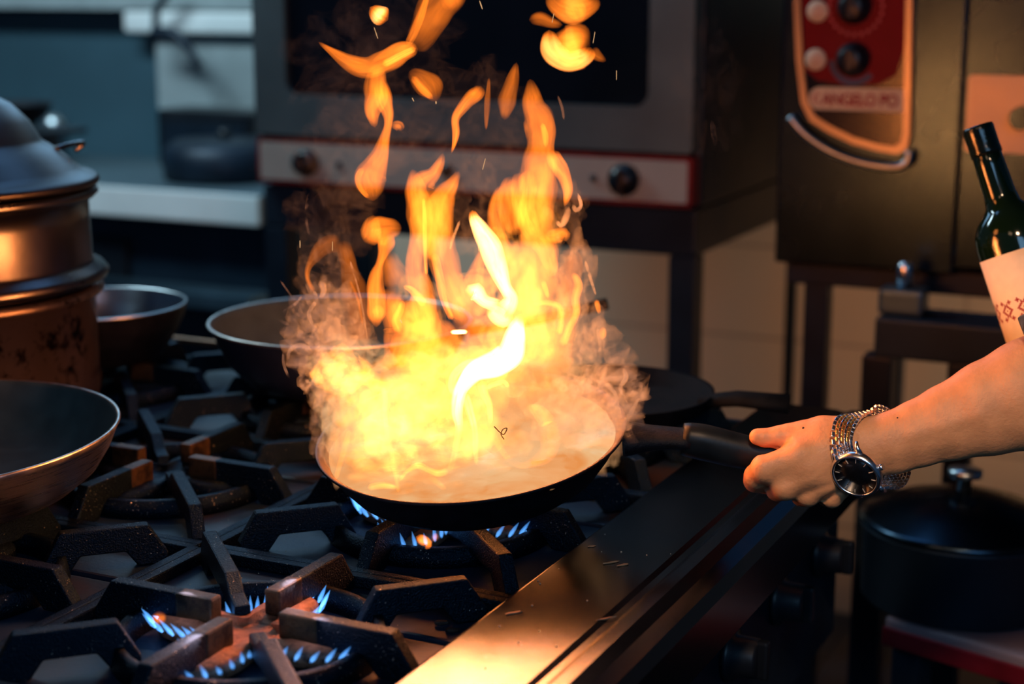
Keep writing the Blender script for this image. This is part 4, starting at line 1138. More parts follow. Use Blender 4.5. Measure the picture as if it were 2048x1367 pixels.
bm = NB(); na = 60
A0, A1 = -1.9, 1.9
vs = []
for j, z in enumerate((LZ0, LZ1)):
    vs.append([(bm.verts.new(lab_pt(A0 + (A1 - A0) * i / na, z, RB + 0.0001)), bm.verts.new(lab_pt(A0 + (A1 - A0) * i / na, z, RB + 0.0004))) for i in range(na + 1)])
for i in range(na):
    a, b, c, d = vs[0][i], vs[0][i + 1], vs[1][i + 1], vs[1][i]
    f = bm.faces.new((a[1], b[1], c[1], d[1])); f.smooth = True
    bm.faces.new((a[0], d[0], c[0], b[0])); bm.faces.new((a[0], b[0], b[1], a[1])); bm.faces.new((d[0], d[1], c[1], c[0]))
for i in (0, na): bm.faces.new((vs[0][i][0], vs[0][i][1], vs[1][i][1], vs[1][i][0]))
lb = obj('label', bm, 'paper', btl)
# embroidery motif: diamonds of little squares, found at the angle where the camera sees it
cell = 0.00155
pat = ["..x.....x..", ".xxx...xxx.", "..x.x.x.x..", "....xxx....", "...xx.xx...", "..xx...xx..", ".xx..x..xx.", "..xx...xx..", "...xx.xx...", "....xxx....", "..x.x.x.x..", ".xxx...xxx.", "..x.....x.."]
bm = NB()
zc = 0.105
# the label point nearest the pixel of the motif
best = None
for a in np.linspace(-1.7, 1.7, 200):
    for z in np.linspace(LZ0, LZ1, 80):
        p = np.array(btl.matrix_world @ lab_pt(a, z, RB)); q = p - CAM; dz = q @ FW
        u = 1024 + F * (q @ RR) / dz; v = 683.5 - F * (q @ UP) / dz
        nrm_ = np.array((btl.matrix_world.to_3x3() @ Vector((math.cos(a), math.sin(a), 0))))
        if nrm_ @ q < 0:
            d = math.hypot(u - 2016, v - 623)
            if best is None or d < best[0]: best = (d, a, z)
am, zm = best[1], best[2]
RL = RB + 0.0005
for rep in range(-1, 4):
    for r_, row in enumerate(pat):
        for c_, ch in enumerate(row):
            if ch != 'x': continue
            y = (c_ - 5) * cell * 1.0 + rep * 0.0185; z = zm + (6 - r_) * cell * 1.0
            a = am + y / RB
            if not (A0 + 0.02 < a < A1 - 0.02): continue
            w = cell * 0.47
            q = [lab_pt(a - w / RB, z - w, RL), lab_pt(a + w / RB, z - w, RL), lab_pt(a + w / RB, z + w, RL), lab_pt(a - w / RB, z + w, RL)]
            bm.faces.new([bm.verts.new(p) for p in q])
obj('red_embroidery_print', bm, 'red_ink', lb)
bm = NB()
for k in range(3):
    z = zm - 0.030 - k * 0.0032; a = am + 0.02
    for j in range(10):
        a2 = a + random.uniform(0.014, 0.030)
        q = [lab_pt(a, z, RL), lab_pt(a2, z, RL), lab_pt(a2, z + 0.0011, RL), lab_pt(a, z + 0.0011, RL)]
        bm.faces.new([bm.verts.new(p) for p in q]); a = a2 + 0.008
obj('small_print', bm, 'dark_ink', lb)

# ------------------------------------------------------------------ left convection oven, on its stand
OY = 2.50
def P2(x, y, Y=OY): p = aty(x, y, Y); return p[0], p[2]
xl, xr = -1.688, -0.868
ov = thing('convection_oven', ((xl + xr) / 2, OY, 1.0), 0, 'grey convection oven with a dark glass door and a red edged knob strip', 'oven')
def rel(bm, o):
    for v in bm.verts: v.co -= o
    return bm
oo = Vector(((xl + xr) / 2, OY, 1.0))
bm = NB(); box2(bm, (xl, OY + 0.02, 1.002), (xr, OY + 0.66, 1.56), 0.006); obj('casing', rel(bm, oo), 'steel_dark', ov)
# door: frame with rounded window
def rrect(x0, z0, x1, z1, r, n=8):
    out = []
    for (cx, cz, a) in ((x1 - r, z0 + r, -PI / 2), (x1 - r, z1 - r, 0), (x0 + r, z1 - r, PI / 2), (x0 + r, z0 + r, PI)):
        for k in range(n + 1): out.append((cx + r * math.cos(a + PI / 2 * k / n), cz + r * math.sin(a + PI / 2 * k / n)))
    return out
def fprism(bm, ol, ya, yb, mi=0): prism(bm, ol, ya, yb, mi, frame_mat((0, 0, 0), (1, 0, 0), (0, 0, 1), (0, 1, 0)))
def ring(bm, o1, o2, ya, yb, mi=0):
    n = len(o1); V_ = [[bm.verts.new((x, y, z)) for (x, z) in o] for o in (o1, o2) for y in (ya, yb)]
    a, b, c, d = V_
    for i in range(n):
        j = (i + 1) % n
        for q in ((a[i], a[j], c[j], c[i]), (b[i], d[i], d[j], b[j]), (a[i], b[i], b[j], a[j]), (c[i], c[j], d[j], d[i])):
            f = bm.faces.new(q); f.material_index = mi
wz0 = P2(940, 200)[1]; wx0 = P2(585, 185)[0]; wx1 = P2(1306, 200)[0]
dz0 = P2(960, 285)[1]
bm = NB(); ring(bm, rrect(xl + 0.002, dz0, xr - 0.002, 1.545, 0.008), rrect(wx0, wz0, wx1, 1.50, 0.025), OY - 0.022, OY + 0.018)
dr = obj('door', rel(bm, oo), 'door_steel', ov)
bm = NB(); fprism(bm, rrect(wx0 - 0.004, wz0 - 0.004, wx1 + 0.004, 1.504, 0.025), OY - 0.012, OY + 0.010); obj('window_glass', rel(bm, oo), 'black_glass', dr)
bm = NB(); box2(bm, (xl + 0.01, OY - 0.010, dz0 - 0.016), (xr - 0.01, OY + 0.02, dz0 - 0.001)); obj('door_gap_shadow', rel(bm, oo), 'black_pl', ov)  # black strip stands in for the shadow under the door
pz0, pz1 = 1.006, 1.086
bm = NB(); fprism(bm, rrect(xl + 0.002, pz0, xr - 0.002, pz1, 0.006), OY - 0.018, OY + 0.02)
pn = obj('control_strip', rel(bm, oo), 'oven_red', ov)
bm = NB(); fprism(bm, rrect(xl + 0.009, pz0 + 0.007, xr - 0.009, pz1 - 0.007, 0.004), OY - 0.0205, OY - 0.0175); obj('strip_face', rel(bm, oo), 'oven_panel', pn)
for (px, r, d) in ((1259, 0.0262, 0.022), (628, 0.0240, 0.022), (905, 0.012, 0.006), (1197, 0.006, 0.003), (690, 0.006, 0.003)):
    x = P2(px, 350)[0]; zc_ = (pz0 + pz1) / 2
    bm = NB(); lathe(bm, [(0, 0), (r, 0), (r, d * 0.4), (r * 0.82, d * 0.5), (r * 0.78, d), (0, d)], 40, (0, 0, 0), 0, frame_mat((x, OY - 0.0206, zc_), (1, 0, 0), (0, 0, 1), (0, -1, 0)))
    if r > 0.02: box(bm, (x, OY - 0.0206 - d - 0.002, zc_), (0.010, 0.008, r * 1.5), 0.002)
    obj('oven_knob' if r > 0.01 else 'indicator_lamp', rel(bm, oo), 'black_pl', pn)
# stand
sd_ = thing('oven_stand', ((xl + xr) / 2, OY + 0.3, 0.0), 0, 'dark steel stand with square legs carrying the grey convection oven', 'stand')
so = Vector(((xl + xr) / 2, OY + 0.3, 0.0))
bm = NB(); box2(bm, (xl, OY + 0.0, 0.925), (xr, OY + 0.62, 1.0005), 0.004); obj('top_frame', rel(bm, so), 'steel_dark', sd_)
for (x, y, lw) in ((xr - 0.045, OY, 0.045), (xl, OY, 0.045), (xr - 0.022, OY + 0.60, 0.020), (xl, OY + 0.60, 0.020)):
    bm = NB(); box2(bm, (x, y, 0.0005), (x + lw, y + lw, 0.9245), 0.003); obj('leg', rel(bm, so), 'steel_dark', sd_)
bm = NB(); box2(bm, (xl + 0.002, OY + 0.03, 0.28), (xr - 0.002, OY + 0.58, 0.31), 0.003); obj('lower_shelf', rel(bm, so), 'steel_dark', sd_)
bm = NB(); tube(bm, [(xr - 0.010, OY + 0.61, 0.915), (xr + 0.16, OY + 0.635, 0.82)], 0.012, 10); obj('brace', rel(bm, so), 'range_dark', sd_)

# ------------------------------------------------------------------ right oven with red control panel
RY = 2.36
def P3(x, y): p = aty(x, y, RY); return p[0], p[2]
rx0 = P3(1556, 300)[0]; rz0 = P3(1700, 535)[1]
ro = thing('combi_oven', (rx0 + 0.4, RY, rz0), 0, 'tall steel oven with a red control panel and two black knobs at the upper right', 'oven')
ro_ = Vector((rx0 + 0.4, RY, rz0))
xd = P3(1926, 200)[0]
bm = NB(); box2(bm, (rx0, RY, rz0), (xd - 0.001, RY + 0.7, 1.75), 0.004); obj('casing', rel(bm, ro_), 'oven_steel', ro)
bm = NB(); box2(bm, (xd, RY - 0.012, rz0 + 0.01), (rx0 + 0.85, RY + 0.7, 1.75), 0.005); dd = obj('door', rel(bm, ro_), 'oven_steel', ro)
bm = NB(); a = P3(1942, 148); b = P3(2110, 308); fprism(bm, rrect(a[0], b[1], b[0], a[1], 0.006), RY - 0.018, RY - 0.0125); lp = obj('latch_plate', rel(bm, ro_), 'latch', dd)
bm = NB(); a = P3(2052, 232); tube(bm, [(a[0], RY - 0.018, a[1]), (a[0], RY - 0.045, a[1])], 0.016, 20); obj('latch_knob', rel(bm, ro_), 'oven_steel', dd)
# control panel outline traced
def pl(pts): return [P3(x, y) for x, y in pts]
outer = pl([(1591, -120), (1593, 0), (1598, 120), (1608, 205), (1625, 240), (1660, 262), (1710, 286), (1760, 300), (1798, 306), (1818, 296), (1824, 270), (1827, 120), (1829, 0), (1830, -120)])
inner = pl([(1603, -108), (1606, 0), (1611, 120), (1620, 198), (1636, 230), (1665, 249), (1712, 272), (1760, 286), (1792, 291), (1806, 283), (1811, 262), (1814, 120), (1816, 0), (1817, -108)])
bm = NB(); ring(bm, outer, inner, RY - 0.016, RY - 0.0005); cp = obj('control_panel', rel(bm, ro_), 'trim', ro)
bm = NB(); fprism(bm, inner, RY - 0.012, RY - 0.0007); obj('panel_glass', rel(bm, ro_), 'black_glass', cp)
redp = pl([(1606, -108), (1609, 0), (1613, 100), (1617, 140), (1640, 160), (1700, 170), (1760, 168), (1796, 150), (1813, 95), (1815, 0), (1816, -108)])
bm = NB(); fprism(bm, redp, RY - 0.0135, RY - 0.0122); obj('red_face', rel(bm, ro_), 'red_panel', cp)
lip = [P3(x, y) for x, y in [(1586, 226), (1610, 258), (1650, 290), (1700, 314), (1760, 330), (1800, 334), (1822, 325), (1828, 305), (1818, 300), (1798, 308), (1755, 302), (1700, 288), (1650, 268), (1612, 246), (1598, 232)]]
bm = NB(); pts = [Vector((P3(x, y)[0], RY - 0.022, P3(x, y)[1])) for x, y in [(1588, 232), (1614, 262), (1655, 292), (1705, 315), (1758, 328), (1798, 331), (1820, 322), (1826, 300)]]
tube(bm, catmull(pts, 40), 0.006, 12); obj('lower_lip', rel(bm, ro_), 'steel', cp)
for (x, y) in ((1716, 14), (1713, 118), (1716, -92)):
    c = P3(x, y); r = 0.0235
    bm = NB(); lathe(bm, [(0, 0), (r, 0), (r, 0.010), (r * 0.8, 0.013), (r * 0.72, 0.028), (r * 0.6, 0.030), (0, 0.030)], 40, (0, 0, 0), 0, frame_mat((c[0], RY - 0.0137, c[1]), (1, 0, 0), (0, 0, 1), (0, -1, 0)))
    box(bm, (c[0], RY - 0.0137 - 0.031, c[1]), (0.008, 0.006, 0.030), 0.002)
    obj('oven_knob', rel(bm, ro_), 'black_pl', cp)
for (x, y) in ((1641, 22), (1637, 118)):
    c = P3(x, y)
    bm = NB(); lathe(bm, [(0, 0), (0.0148, 0), (0.0152, 0.002), (0.0140, 0.004), (0, 0.004)], 40, (0, 0, 0), 0, frame_mat((c[0], RY - 0.0137, c[1]), (1, 0, 0), (0, 0, 1), (0, -1, 0)))
    b_ = obj('push_button', rel(bm, ro_), 'cream', cp)
    bm = NB(); lathe(bm, [(0.005, 0.0042), (0.0065, 0.0042)], 20, (0, 0, 0), 0, frame_mat((c[0], RY - 0.0137, c[1]), (1, 0, 0), (0, 0, 1), (0, -1, 0))); obj('button_ring', rel(bm, ro_), 'pink_print', b_)
def arc_band(cx, cz, r0, r1, a0, a1, y, n=30):
    bm = NB(); v0 = None
    for k in range(n + 1):
        a = a0 + (a1 - a0) * k / n
        p = bm.verts.new((cx + r0 * math.cos(a), y, cz + r0 * math.sin(a))); q = bm.verts.new((cx + r1 * math.cos(a), y, cz + r1 * math.sin(a)))
        if v0: bm.faces.new((v0[0], p, q, v0[1]))
        v0 = (p, q)
    return bm
c = P3(1713, 118); obj('blue_scale', rel(arc_band(c[0], c[1], 0.028, 0.036, -PI * 0.98, -PI * 0.22, RY - 0.0138), ro_), 'blue_print', cp)
c = P3(1716, 14); bm = NB()
for k in range(15):
    a = -PI * 1.1 + k * PI * 1.2 / 14
    x, z = c[0] + 0.038 * math.cos(a), c[1] + 0.038 * math.sin(a)
    box(bm, (x, RY - 0.0138, z), (0.0045, 0.0004, 0.0055))
obj('dial_numbers', rel(bm, ro_), 'pink_print', cp)
# name badge
a = P3(1624, 172); b = P3(1812, 223)
r_ = (a[1] - b[1]) / 2 * 0.98
ol = [(b[0], b[1]), (b[0], a[1])] + [(a[0] + r_ + r_ * math.cos(t), (a[1] + b[1]) / 2 + r_ * math.sin(t)) for t in np.linspace(PI / 2, 3 * PI / 2, 14)]
bm = NB(); fprism(bm, ol, RY - 0.0155, RY - 0.0122); bd_ = obj('name_badge', rel(bm, ro_), 'cream', cp)
cu = bpy.data.curves.new('badge_lettering', 'FONT'); cu.body = 'ANGELO PO'; cu.size = 0.024; cu.extrude = 0.0003; cu.offset = 0.0006
tx = bpy.data.objects.new('badge_lettering', cu); C.objects.link(tx); cu.materials.append(M['red_ink'])
tx.parent = bd_; tx.rotation_euler = (PI / 2, 0, 0)
tx.location = Vector((a[0] + 0.0195, RY - 0.0160, (a[1] + b[1]) / 2 - 0.0086)) - ro_
cu.space_character = 0.93
bpy.context.view_layer.update()
wx = tx.dimensions.x
if wx > 0: tx.scale = ((b[0] - a[0] - 0.027) / wx, 1, 1)
bpy.context.view_layer.update()
dg = bpy.context.evaluated_depsgraph_get(); tme = bpy.data.meshes.new_from_object(tx.evaluated_get(dg))
tm = bpy.data.objects.new('badge_lettering', tme); C.objects.link(tm); tm.parent = bd_; tm.location = tx.location; tm.rotation_euler = tx.rotation_euler; tm.scale = tx.scale
bpy.data.objects.remove(tx)
bm = arc_band(a[0] + 0.0125, (a[1] + b[1]) / 2, 0.0042, 0.0068, PI * 0.25, PI * 1.75, RY - 0.0157); obj('badge_emblem', rel(bm, ro_), 'red_ink', bd_)
# stand of the right oven
rs = thing('oven_stand', (rx0 + 0.4, RY + 0.3, 0), 0, 'dark steel stand under the tall oven with the red panel', 'stand')
rso = Vector((rx0 + 0.4, RY + 0.3, 0))
bm = NB(); box2(bm, (rx0 + 0.01, RY + 0.03, rz0 - 0.035), (rx0 + 0.85, RY + 0.65, rz0 - 0.0005), 0.003); obj('top_frame', rel(bm, rso), 'range_dark', rs)
for px in (1605, 2250):
    x = aty(px, 650, RY + 0.04)[0]
    for y in (RY + 0.04, RY + 0.58):
        bm = NB(); box2(bm, (x, y, 0.0005), (x + 0.036, y + 0.036, rz0 - 0.0355), 0.003); obj('leg', rel(bm, rso), 'range_dark', rs)
bm = NB(); box2(bm, (rx0 + 0.03, RY + 0.05, 0.18), (rx0 + 0.85, RY + 0.6, 0.21), 0.003); obj('lower_shelf', rel(bm, rso), 'range_dark', rs)

# work table in front of it, right of the stove: with a tap post
TY = 2.235
ta = aty(1722, 610, TY); tb = aty(2048, 668, TY)
tz = ta[2] + 0.0
tt = thing('side_table', (ta[0] + 0.3, TY + 0.1, 0), 0, 'dark steel side table behind the forearm, under the tall oven', 'table')
to = Vector((ta[0] + 0.3, TY + 0.1, 0))
zt = aty(1800, 640, TY)[2]
bm = NB(); box2(bm, (ta[0] + 0.02, TY, zt - 0.055), (ta[0] + 0.75, TY + 0.105, zt), 0.004); obj('table_top', rel(bm, to), 'steel_dark', tt)
for px, w in ((1722, 0.042), (1895, 0.034)):
    x = aty(px, 700, TY)[0]
    bm = NB(); box2(bm, (x, TY + 0.005, 0.0005), (x + w, TY + 0.045, zt - 0.0555), 0.003); obj('leg', rel(bm, to), 'range_dark', tt)
p = aty(1792, 590, TY)
tp = thing('gas_valve', (p[0], TY + 0.05, zt + 0.0005), 0, 'worn metal valve with a shiny stem standing on the side table', 'valve')
bm = NB(); box(bm, (0, 0, 0.018), (0.062, 0.05, 0.035), 0.006); obj('valve_body', bm, 'steel_mat', tp)
bm = NB(); lathe(bm, [(0, 0.036), (0.011, 0.036), (0.011, 0.066), (0.008, 0.072), (0, 0.073)], 24); obj('valve_stem', bm, 'chrome', tp)

# stockpot lower right on a shelf, white box with a red edge below
PYd = 1.95
pcn = aty(1925, 1035, PYd)
zs = aty(1900, 1235, PYd - 0.1)[2]
sp = thing('stockpot', (pcn[0], PYd, zs), 0, 'dark stockpot with a shiny domed lid, blurred below the forearm', 'pot')
RP = 0.116
hh = pcn[2] - zs
bm = NB(); lathe(bm, [(0, 0), (RP - 0.006, 0), (RP, 0.006), (RP, hh), (RP + 0.004, hh + 0.003), (RP, hh + 0.006), (RP - 0.004, hh + 0.002), (RP - 0.004, 0.006), (0, 0.004)], 96); obj('pot_body', bm, 'steel_dark', sp, True)
bm = NB(); lathe(bm, [(0, hh + 0.007), (RP + 0.004, hh + 0.007), (RP + 0.006, hh + 0.010), (RP - 0.004, hh + 0.014), (RP * 0.75, hh + 0.028), (RP * 0.4, hh + 0.040), (0.02, hh + 0.046), (0, hh + 0.046)], 96)
ld = obj('lid', bm, 'oven_steel', sp, True)
bm = NB(); lathe(bm, [(0, hh + 0.0465), (0.009, hh + 0.0465), (0.008, hh + 0.060), (0.020, hh + 0.064), (0.020, hh + 0.072), (0, hh + 0.074)], 32); obj('lid_knob', bm, 'steel', ld, True)
e = thing('low_bench', (pcn[0] + 0.05, PYd + 0.05, 0), 0, 'low dark steel bench under the stockpot at the lower right', 'bench')
bm = NB()
c1 = atz(1765, 1262, zs - 0.03); 
box2(bm, (-0.135, -0.20, zs - 0.045), (0.40, 0.13, zs - 0.012), 0.004); obj('bench_top', bm, 'white_box', e)
bm = NB(); box2(bm, (-0.135, -0.206, zs - 0.045), (0.40, -0.2005, zs - 0.022), 0.002); obj('red_edge', bm, 'red_box', e)
for (x, y) in ((-0.13, -0.19), (0.35, -0.19), (-0.13, 0.09), (0.35, 0.09)):
    bm = NB(); box2(bm, (x, y, 0.0005), (x + 0.035, y + 0.035, zs - 0.0455), 0.003); obj('leg', bm, 'range_dark', e)
e.rotation_euler = (0, 0, math.radians(-18)); e.location.x += 0.075
sp.location.z = zs - 0.0115

# dark round lid leaning near the end of the range, and a spare grate piece on the ledge end
gp = thing('black_skillet', (-0.78, 1.745, GT + 0.001), 0, 'low black skillet at the far end of the range, right of the fire', 'pan')
bm = NB(); lathe(bm, [(0, 0), (0.09, 0), (0.105, 0.010), (0.113, 0.026), (0.115, 0.028), (0.111, 0.027), (0.102, 0.012), (0, 0.005)], 80)
obj('pan_body', bm, 'soot', gp, True)
bm = NB(); tube(bm, [(0.10, 0.0, 0.020), (0.14, 0.0, 0.026), (0.195, 0.0, 0.024)], [0.010, 0.012, 0.014], 14, flat=(1.2, 0.7), upv=(0, 0, 1)); obj('pan_handle', bm, 'soot', gp)
q = atz(1215, 792, GT + 0.02); gp.location = (q[0], q[1], GT + 0.001); gp.rotation_euler = (0, 0, math.radians(10))

# ------------------------------------------------------------------ left background: steel counter, backsplash, tap, dark pots
CY = 3.05
def PC(x, y, Y=CY): p = aty(x, y, Y); return p
cz = PC(340, 378)[2]
xe = PC(522, 400)[0]
ct = thing('steel_counter', (-2.9, CY + 0.3, 0), 0, 'blue grey steel counter with a bright front edge, blurred at the left', 'counter')
co = Vector((-2.9, CY + 0.3, 0))
czb = PC(340, 438)[2]
bm = NB(); box2(bm, (-4.2, CY, czb), (xe, CY + 0.53, cz), 0.010); obj('worktop', rel(bm, co), 'counter_steel', ct)
bm = NB(); box2(bm, (-4.2, CY - 0.012, czb), (xe, CY - 0.0005, cz - 0.002), 0.004); obj('front_edge', rel(bm, co), 'edge_glare', ct)  # highlight along the counter edge put into its pale colour
bm = NB(); box2(bm, (-4.2, CY + 0.05, 0.001), (xe - 0.02, CY + 0.52, czb - 0.001), 0.004); obj('cabinet', rel(bm, co), 'steel_dark', ct)
a = PC(182, 470, CY + 0.05); b = PC(262, 562, CY + 0.05)
bm = NB(); box2(bm, (a[0], CY + 0.035, b[2]), (b[0], CY + 0.0495, a[2]), 0.002); obj('vent_grille', rel(bm, co), 'black_pl', ct)
a = PC(330, 578, CY - 0.05)
bm = NB(); box2(bm, (-3.4, CY - 0.06, a[2] - 0.035), (xe, CY + 0.03, a[2]), 0.004); obj('lower_rail', rel(bm, co), 'steel_mat', ct)
bz = cz + 0.02
# backsplash panel on wall
BYs = 3.66
a = aty(345, 215, BYs); b = aty(522, -40, BYs)
bs = thing('backsplash', (-2.9, BYs, 1.0), 0, 'pale steel backsplash with a painted bright reflection behind the tap at the upper left', 'panel')
bo = Vector((-2.9, BYs, 1.0))
bm = NB(); box2(bm, (a[0], BYs - 0.06, a[2]), (b[0] + 0.05, BYs, aty(400, 68, BYs)[2])); obj('lower_panel', rel(bm, bo), 'steel_panel', bs)
bm = NB(); box2(bm, (-4.4, BYs - 0.02, a[2] - 0.15), (b[0] + 0.05, BYs + 0.03, 1.7)); obj('back_sheet', rel(bm, bo), 'sheet_shade', bs)  # shaded part of the wall, its darkness put into the colour
s0 = aty(380, 66, BYs - 0.06)[2]; s1 = aty(380, 22, BYs - 0.06)[2]
bm = NB(); box2(bm, (aty(255, 40, BYs - 0.08)[0], BYs - 0.10, s0), (b[0] + 0.05, BYs - 0.062, s1), 0.012); obj('reflection_strip', rel(bm, bo), 'edge_glare', bs)  # reflection on the wall steel, built as a pale bar
bm = NB(); box2(bm, (-4.4, BYs - 0.10, aty(200, 18, BYs - 0.1)[2]), (b[0] + 0.05, BYs - 0.062, 1.6)); obj('upper_panel', rel(bm, bo), 'steel_panel', bs)
# dark equipment on the counter
for (x0, y0, x1, y1, yy, nm, lab, cat) in [(300, 292, 505, 370, CY + 0.12, 'stock_pot', 'wide black pot on the counter in front of the dark boxes', 'pot'), (345, 222, 530, 300, CY + 0.42, 'hob_unit', 'black box shaped unit on the counter under the pale backsplash', 'appliance')]:
    a = aty(x0, y1, yy); b = aty(x1, y0, yy)
    w = b[0] - a[0]; h_ = max(0.05, b[2] - (cz + 0.0005))
    e = thing(nm, ((a[0] + b[0]) / 2, yy + (0.1 if nm == 'stock_pot' else 0.0), cz + 0.0005), 0, lab, cat)
    bm = NB()
    if nm == 'stock_pot':
        r = w / 2; lathe(bm, [(0, 0), (r - 0.01, 0), (r, 0.01), (r * 0.98, h_ * 0.8), (r * 0.8, h_), (0, h_ * 1.04)], 64)
        obj('pot_body', bm, 'range_dark', e, True)
        bm = NB(); lathe(bm, [(0, h_ * 1.045), (0.015, h_ * 1.045), (0.015, h_ * 1.045 + 0.02), (0, h_ * 1.045 + 0.02)], 24); obj('lid_knob', bm, 'black_pl', e)
    else:
        box2(bm, (-w / 2, -0.06, 0), (w / 2, 0.08, h_), 0.01); obj('housing', bm, 'black_pl', e)
        bm = NB(); box2(bm, (-w / 2 + 0.02, -0.066, 0.03), (w / 2 - 0.02, -0.0605, h_ - 0.03), 0.002); obj('front_plate', bm, 'range_dark', e)
# tap
tY = 3.50
pts = [aty(300, -40, tY), aty(322, 6, tY), aty(312, 30, tY), aty(310, 62, tY)]
tp = thing('wall_tap', (pts[3][0], tY, pts[3][2]), 0, 'dark swan neck tap against the bright painted reflection strip at the upper left', 'tap')
q = Vector(tp.location)
bm = NB(); tube(bm, catmull([Vector(aty(345, -30, tY)) - q, Vector(aty(325, 2, tY)) - q, Vector(aty(313, 20, tY)) - q, Vector(aty(312, 62, tY)) - q], 16), 0.010, 12); obj('riser', bm, 'range_dark', tp)
bm = NB(); tube(bm, catmull([Vector(aty(308, 64, tY)) - q, Vector(aty(345, 68, tY)) - q, Vector(aty(372, 90, tY)) - q, Vector(aty(400, 132, tY)) - q], 20), [0.016] * 8 + [0.013] * 6 + [0.010] * 6, 12); obj('spout', bm, 'range_dark', tp)
bm = NB(); tube(bm, [(0, 0.0, 0), (0, BYs - 0.105 - tY, 0)], 0.010, 12); obj('wall_bracket', bm, 'range_dark', tp)
# black pan and bowl far left on a shelf over the counter
a = aty(10, 212, 2.75)
e = thing('wok', (a[0], 2.75, a[2] - 0.03), 0, 'black wok on the dark rack at the left frame edge, behind the steamer lid', 'pan')
bm = NB(); lathe(bm, [(0, -0.02), (0.05, -0.018), (0.085, 0.010), (0.098, 0.034), (0.101, 0.036), (0.097, 0.036), (0.080, 0.010), (0, -0.012)], 64); obj('pan_body', bm, 'black_pan', e, True)
rk = thing('shelf_rack', (a[0] - 0.05, 2.78, 0), 0, 'dark post rack at the far left carrying the black wok', 'rack')
bm = NB(); box2(bm, (-0.2, -0.1, a[2] - 0.0625), (0.16, 0.1, a[2] - 0.0505), 0.003); obj('shelf', bm, 'range_dark', rk)
for x in (-0.19, 0.13):
    bm = NB(); box2(bm, (x, -0.02, 0.0005), (x + 0.02, 0.02, a[2] - 0.063), 0.002); obj('leg', bm, 'range_dark', rk)
a = atz(113, 322, cz)
e = thing('canister', (a[0], a[1], cz + 0.0005), 0, 'small round steel canister with a domed top on the counter, beside the black wok', 'canister')
hc_ = aty(113, 228, a[1])[2] - cz; rc = 0.034
bm = NB(); lathe(bm, [(0, 0), (rc * 0.8, 0), (rc * 0.9, 0.004), (rc, hc_ * 0.7), (rc * 0.96, hc_ * 0.72), (0, hc_ * 0.72)], 40); obj('canister_body', bm, 'steel_mat', e, True)
bm = NB(); lathe(bm, [(0, hc_ * 0.725), (rc * 1.05, hc_ * 0.725), (rc * 1.05, hc_ * 0.78), (rc * 0.85, hc_ * 0.92), (rc * 0.4, hc_), (0, hc_)], 40); obj('lid', bm, 'steel', e, True)

# ------------------------------------------------------------------ lights
def point(name, loc, col, e, r):
    l = bpy.data.lights.new(name, 'POINT'); l.color = col; l.energy = e; l.shadow_soft_size = r
    o = bpy.data.objects.new(name, l); C.objects.link(o); o.location = loc; return o
def area(name, loc, tgt, col, e, sx, sy):
    l = bpy.data.lights.new(name, 'AREA'); l.color = col; l.energy = e; l.shape = 'RECTANGLE'; l.size = sx; l.size_y = sy
    o = bpy.data.objects.new(name, l); C.objects.link(o); o.location = loc
    o.rotation_euler = (Vector(tgt) - Vector(loc)).to_track_quat('-Z', 'Y').to_euler(); return o
FC = (1.0, 0.27, 0.06)
for (x, y, e, r) in ((860, 850, 4.0, 0.05), (1020, 820, 4.0, 0.05), (990, 660, 4.0, 0.05), (860, 560, 2.5, 0.04), (1070, 470, 2.5, 0.04), (740, 330, 0.8, 0.03), (1135, 95, 0.8, 0.03)):
    point('fire_light', at(x, y, PD), FC, e, r * 1.8)
sp_ = bpy.data.lights.new('hand_fill_spot', 'SPOT'); sp_.color = (1.0, 0.62, 0.37); sp_.energy = 58; sp_.spot_size = math.radians(24); sp_.spot_blend = 0.6; sp_.shadow_soft_size = 0.08  # added spot that brightens the gripping hand and forearm
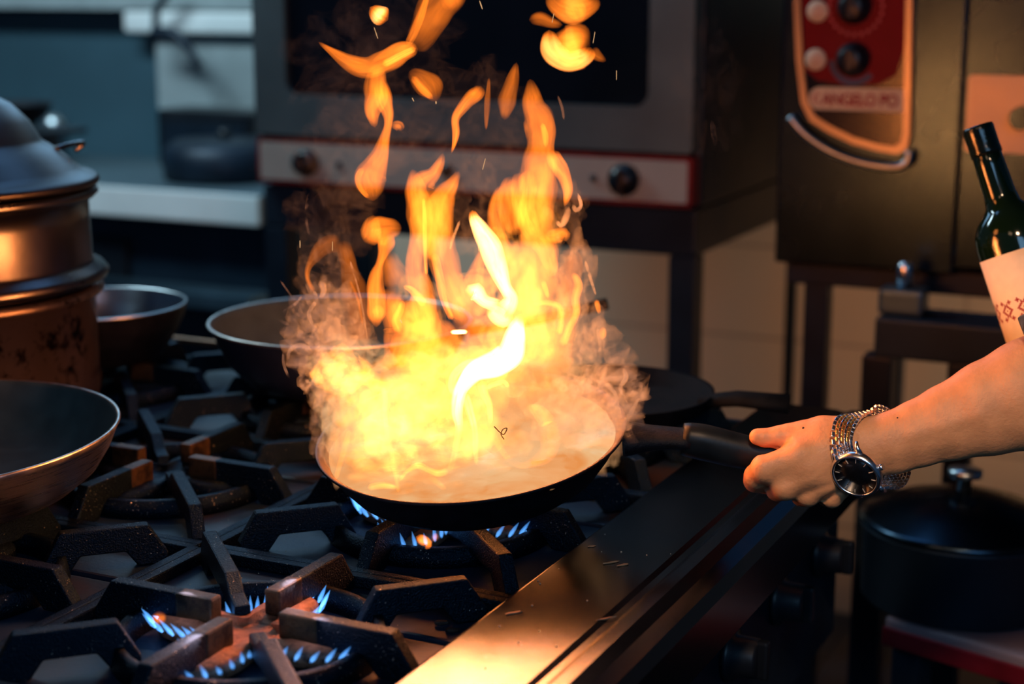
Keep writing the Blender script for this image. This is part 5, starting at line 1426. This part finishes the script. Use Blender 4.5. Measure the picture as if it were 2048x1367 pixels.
so_ = bpy.data.objects.new('hand_fill_spot', sp_); C.objects.link(so_); so_.location = (0.05, 0.35, 1.95); so_.rotation_euler = (Vector((-0.24, 1.40, 0.98)) - so_.location).to_track_quat('-Z', 'Y').to_euler()
wl_ = bpy.data.lights.new('wall_fill_spot', 'SPOT'); wl_.color = (1.0, 0.60, 0.34); wl_.energy = 120; wl_.spot_size = math.radians(30); wl_.spot_blend = 0.6; wl_.shadow_soft_size = 0.15  # added warm spot off to the right, brightens the tiled wall
wo_ = bpy.data.objects.new('wall_fill_spot', wl_); C.objects.link(wo_); wo_.location = (1.25, 2.75, 0.95); wo_.rotation_euler = (Vector((-1.0, 3.42, 0.60)) - wo_.location).to_track_quat('-Z', 'Y').to_euler()
area('cool_sheen_fill', (-2.0, 3.2, 2.0), (-0.8, 1.2, 0.9), (0.30, 0.62, 1.0), 7, 1.4, 0.7)  # added blue area light for sheen on grates and tray, no window
area('cool_reflection_fill', (1.1, -1.2, 2.2), (0.0, 2.4, 1.2), (0.30, 0.62, 1.0), 16, 1.5, 0.8)  # added cool fill behind the camera, mirrored by the oven steel
for (dx, dy) in ((0.06, 0), (0, 0.06), (-0.06, 0), (0, -0.065)):
    point('gas_flame_light', (-0.69 + dx, 0.985 + dy, TR + 0.034), (0.75, 0.65, 0.85), 0.07, 0.012)
# ceiling strip light, then added overhead fill, one cool and one warm
area('cool_strip_light', (-2.7, 2.2, 2.5), (-2.7, 3.4, 0.9), (0.62, 0.88, 1.0), 38, 1.2, 0.3)
area('cool_range_fill', (-1.3, 2.2, 2.55), (-1.0, 1.2, 0.9), (0.22, 0.52, 1.0), 4, 1.0, 0.5)  # added cool fill that turns the range tops blue
area('warm_hand_fill', (-0.6, -0.4, 2.3), (-0.3, 1.4, 0.95), (1.0, 0.62, 0.36), 0.9, 0.4, 0.3)  # added warm fill for the hand, from the camera side
w = bpy.data.worlds.new('kitchen_air'); SC.world = w; w.use_nodes = True
w.node_tree.nodes['Background'].inputs[0].default_value = (0.05, 0.25, 0.60, 1)
w.node_tree.nodes['Background'].inputs[1].default_value = 0.085
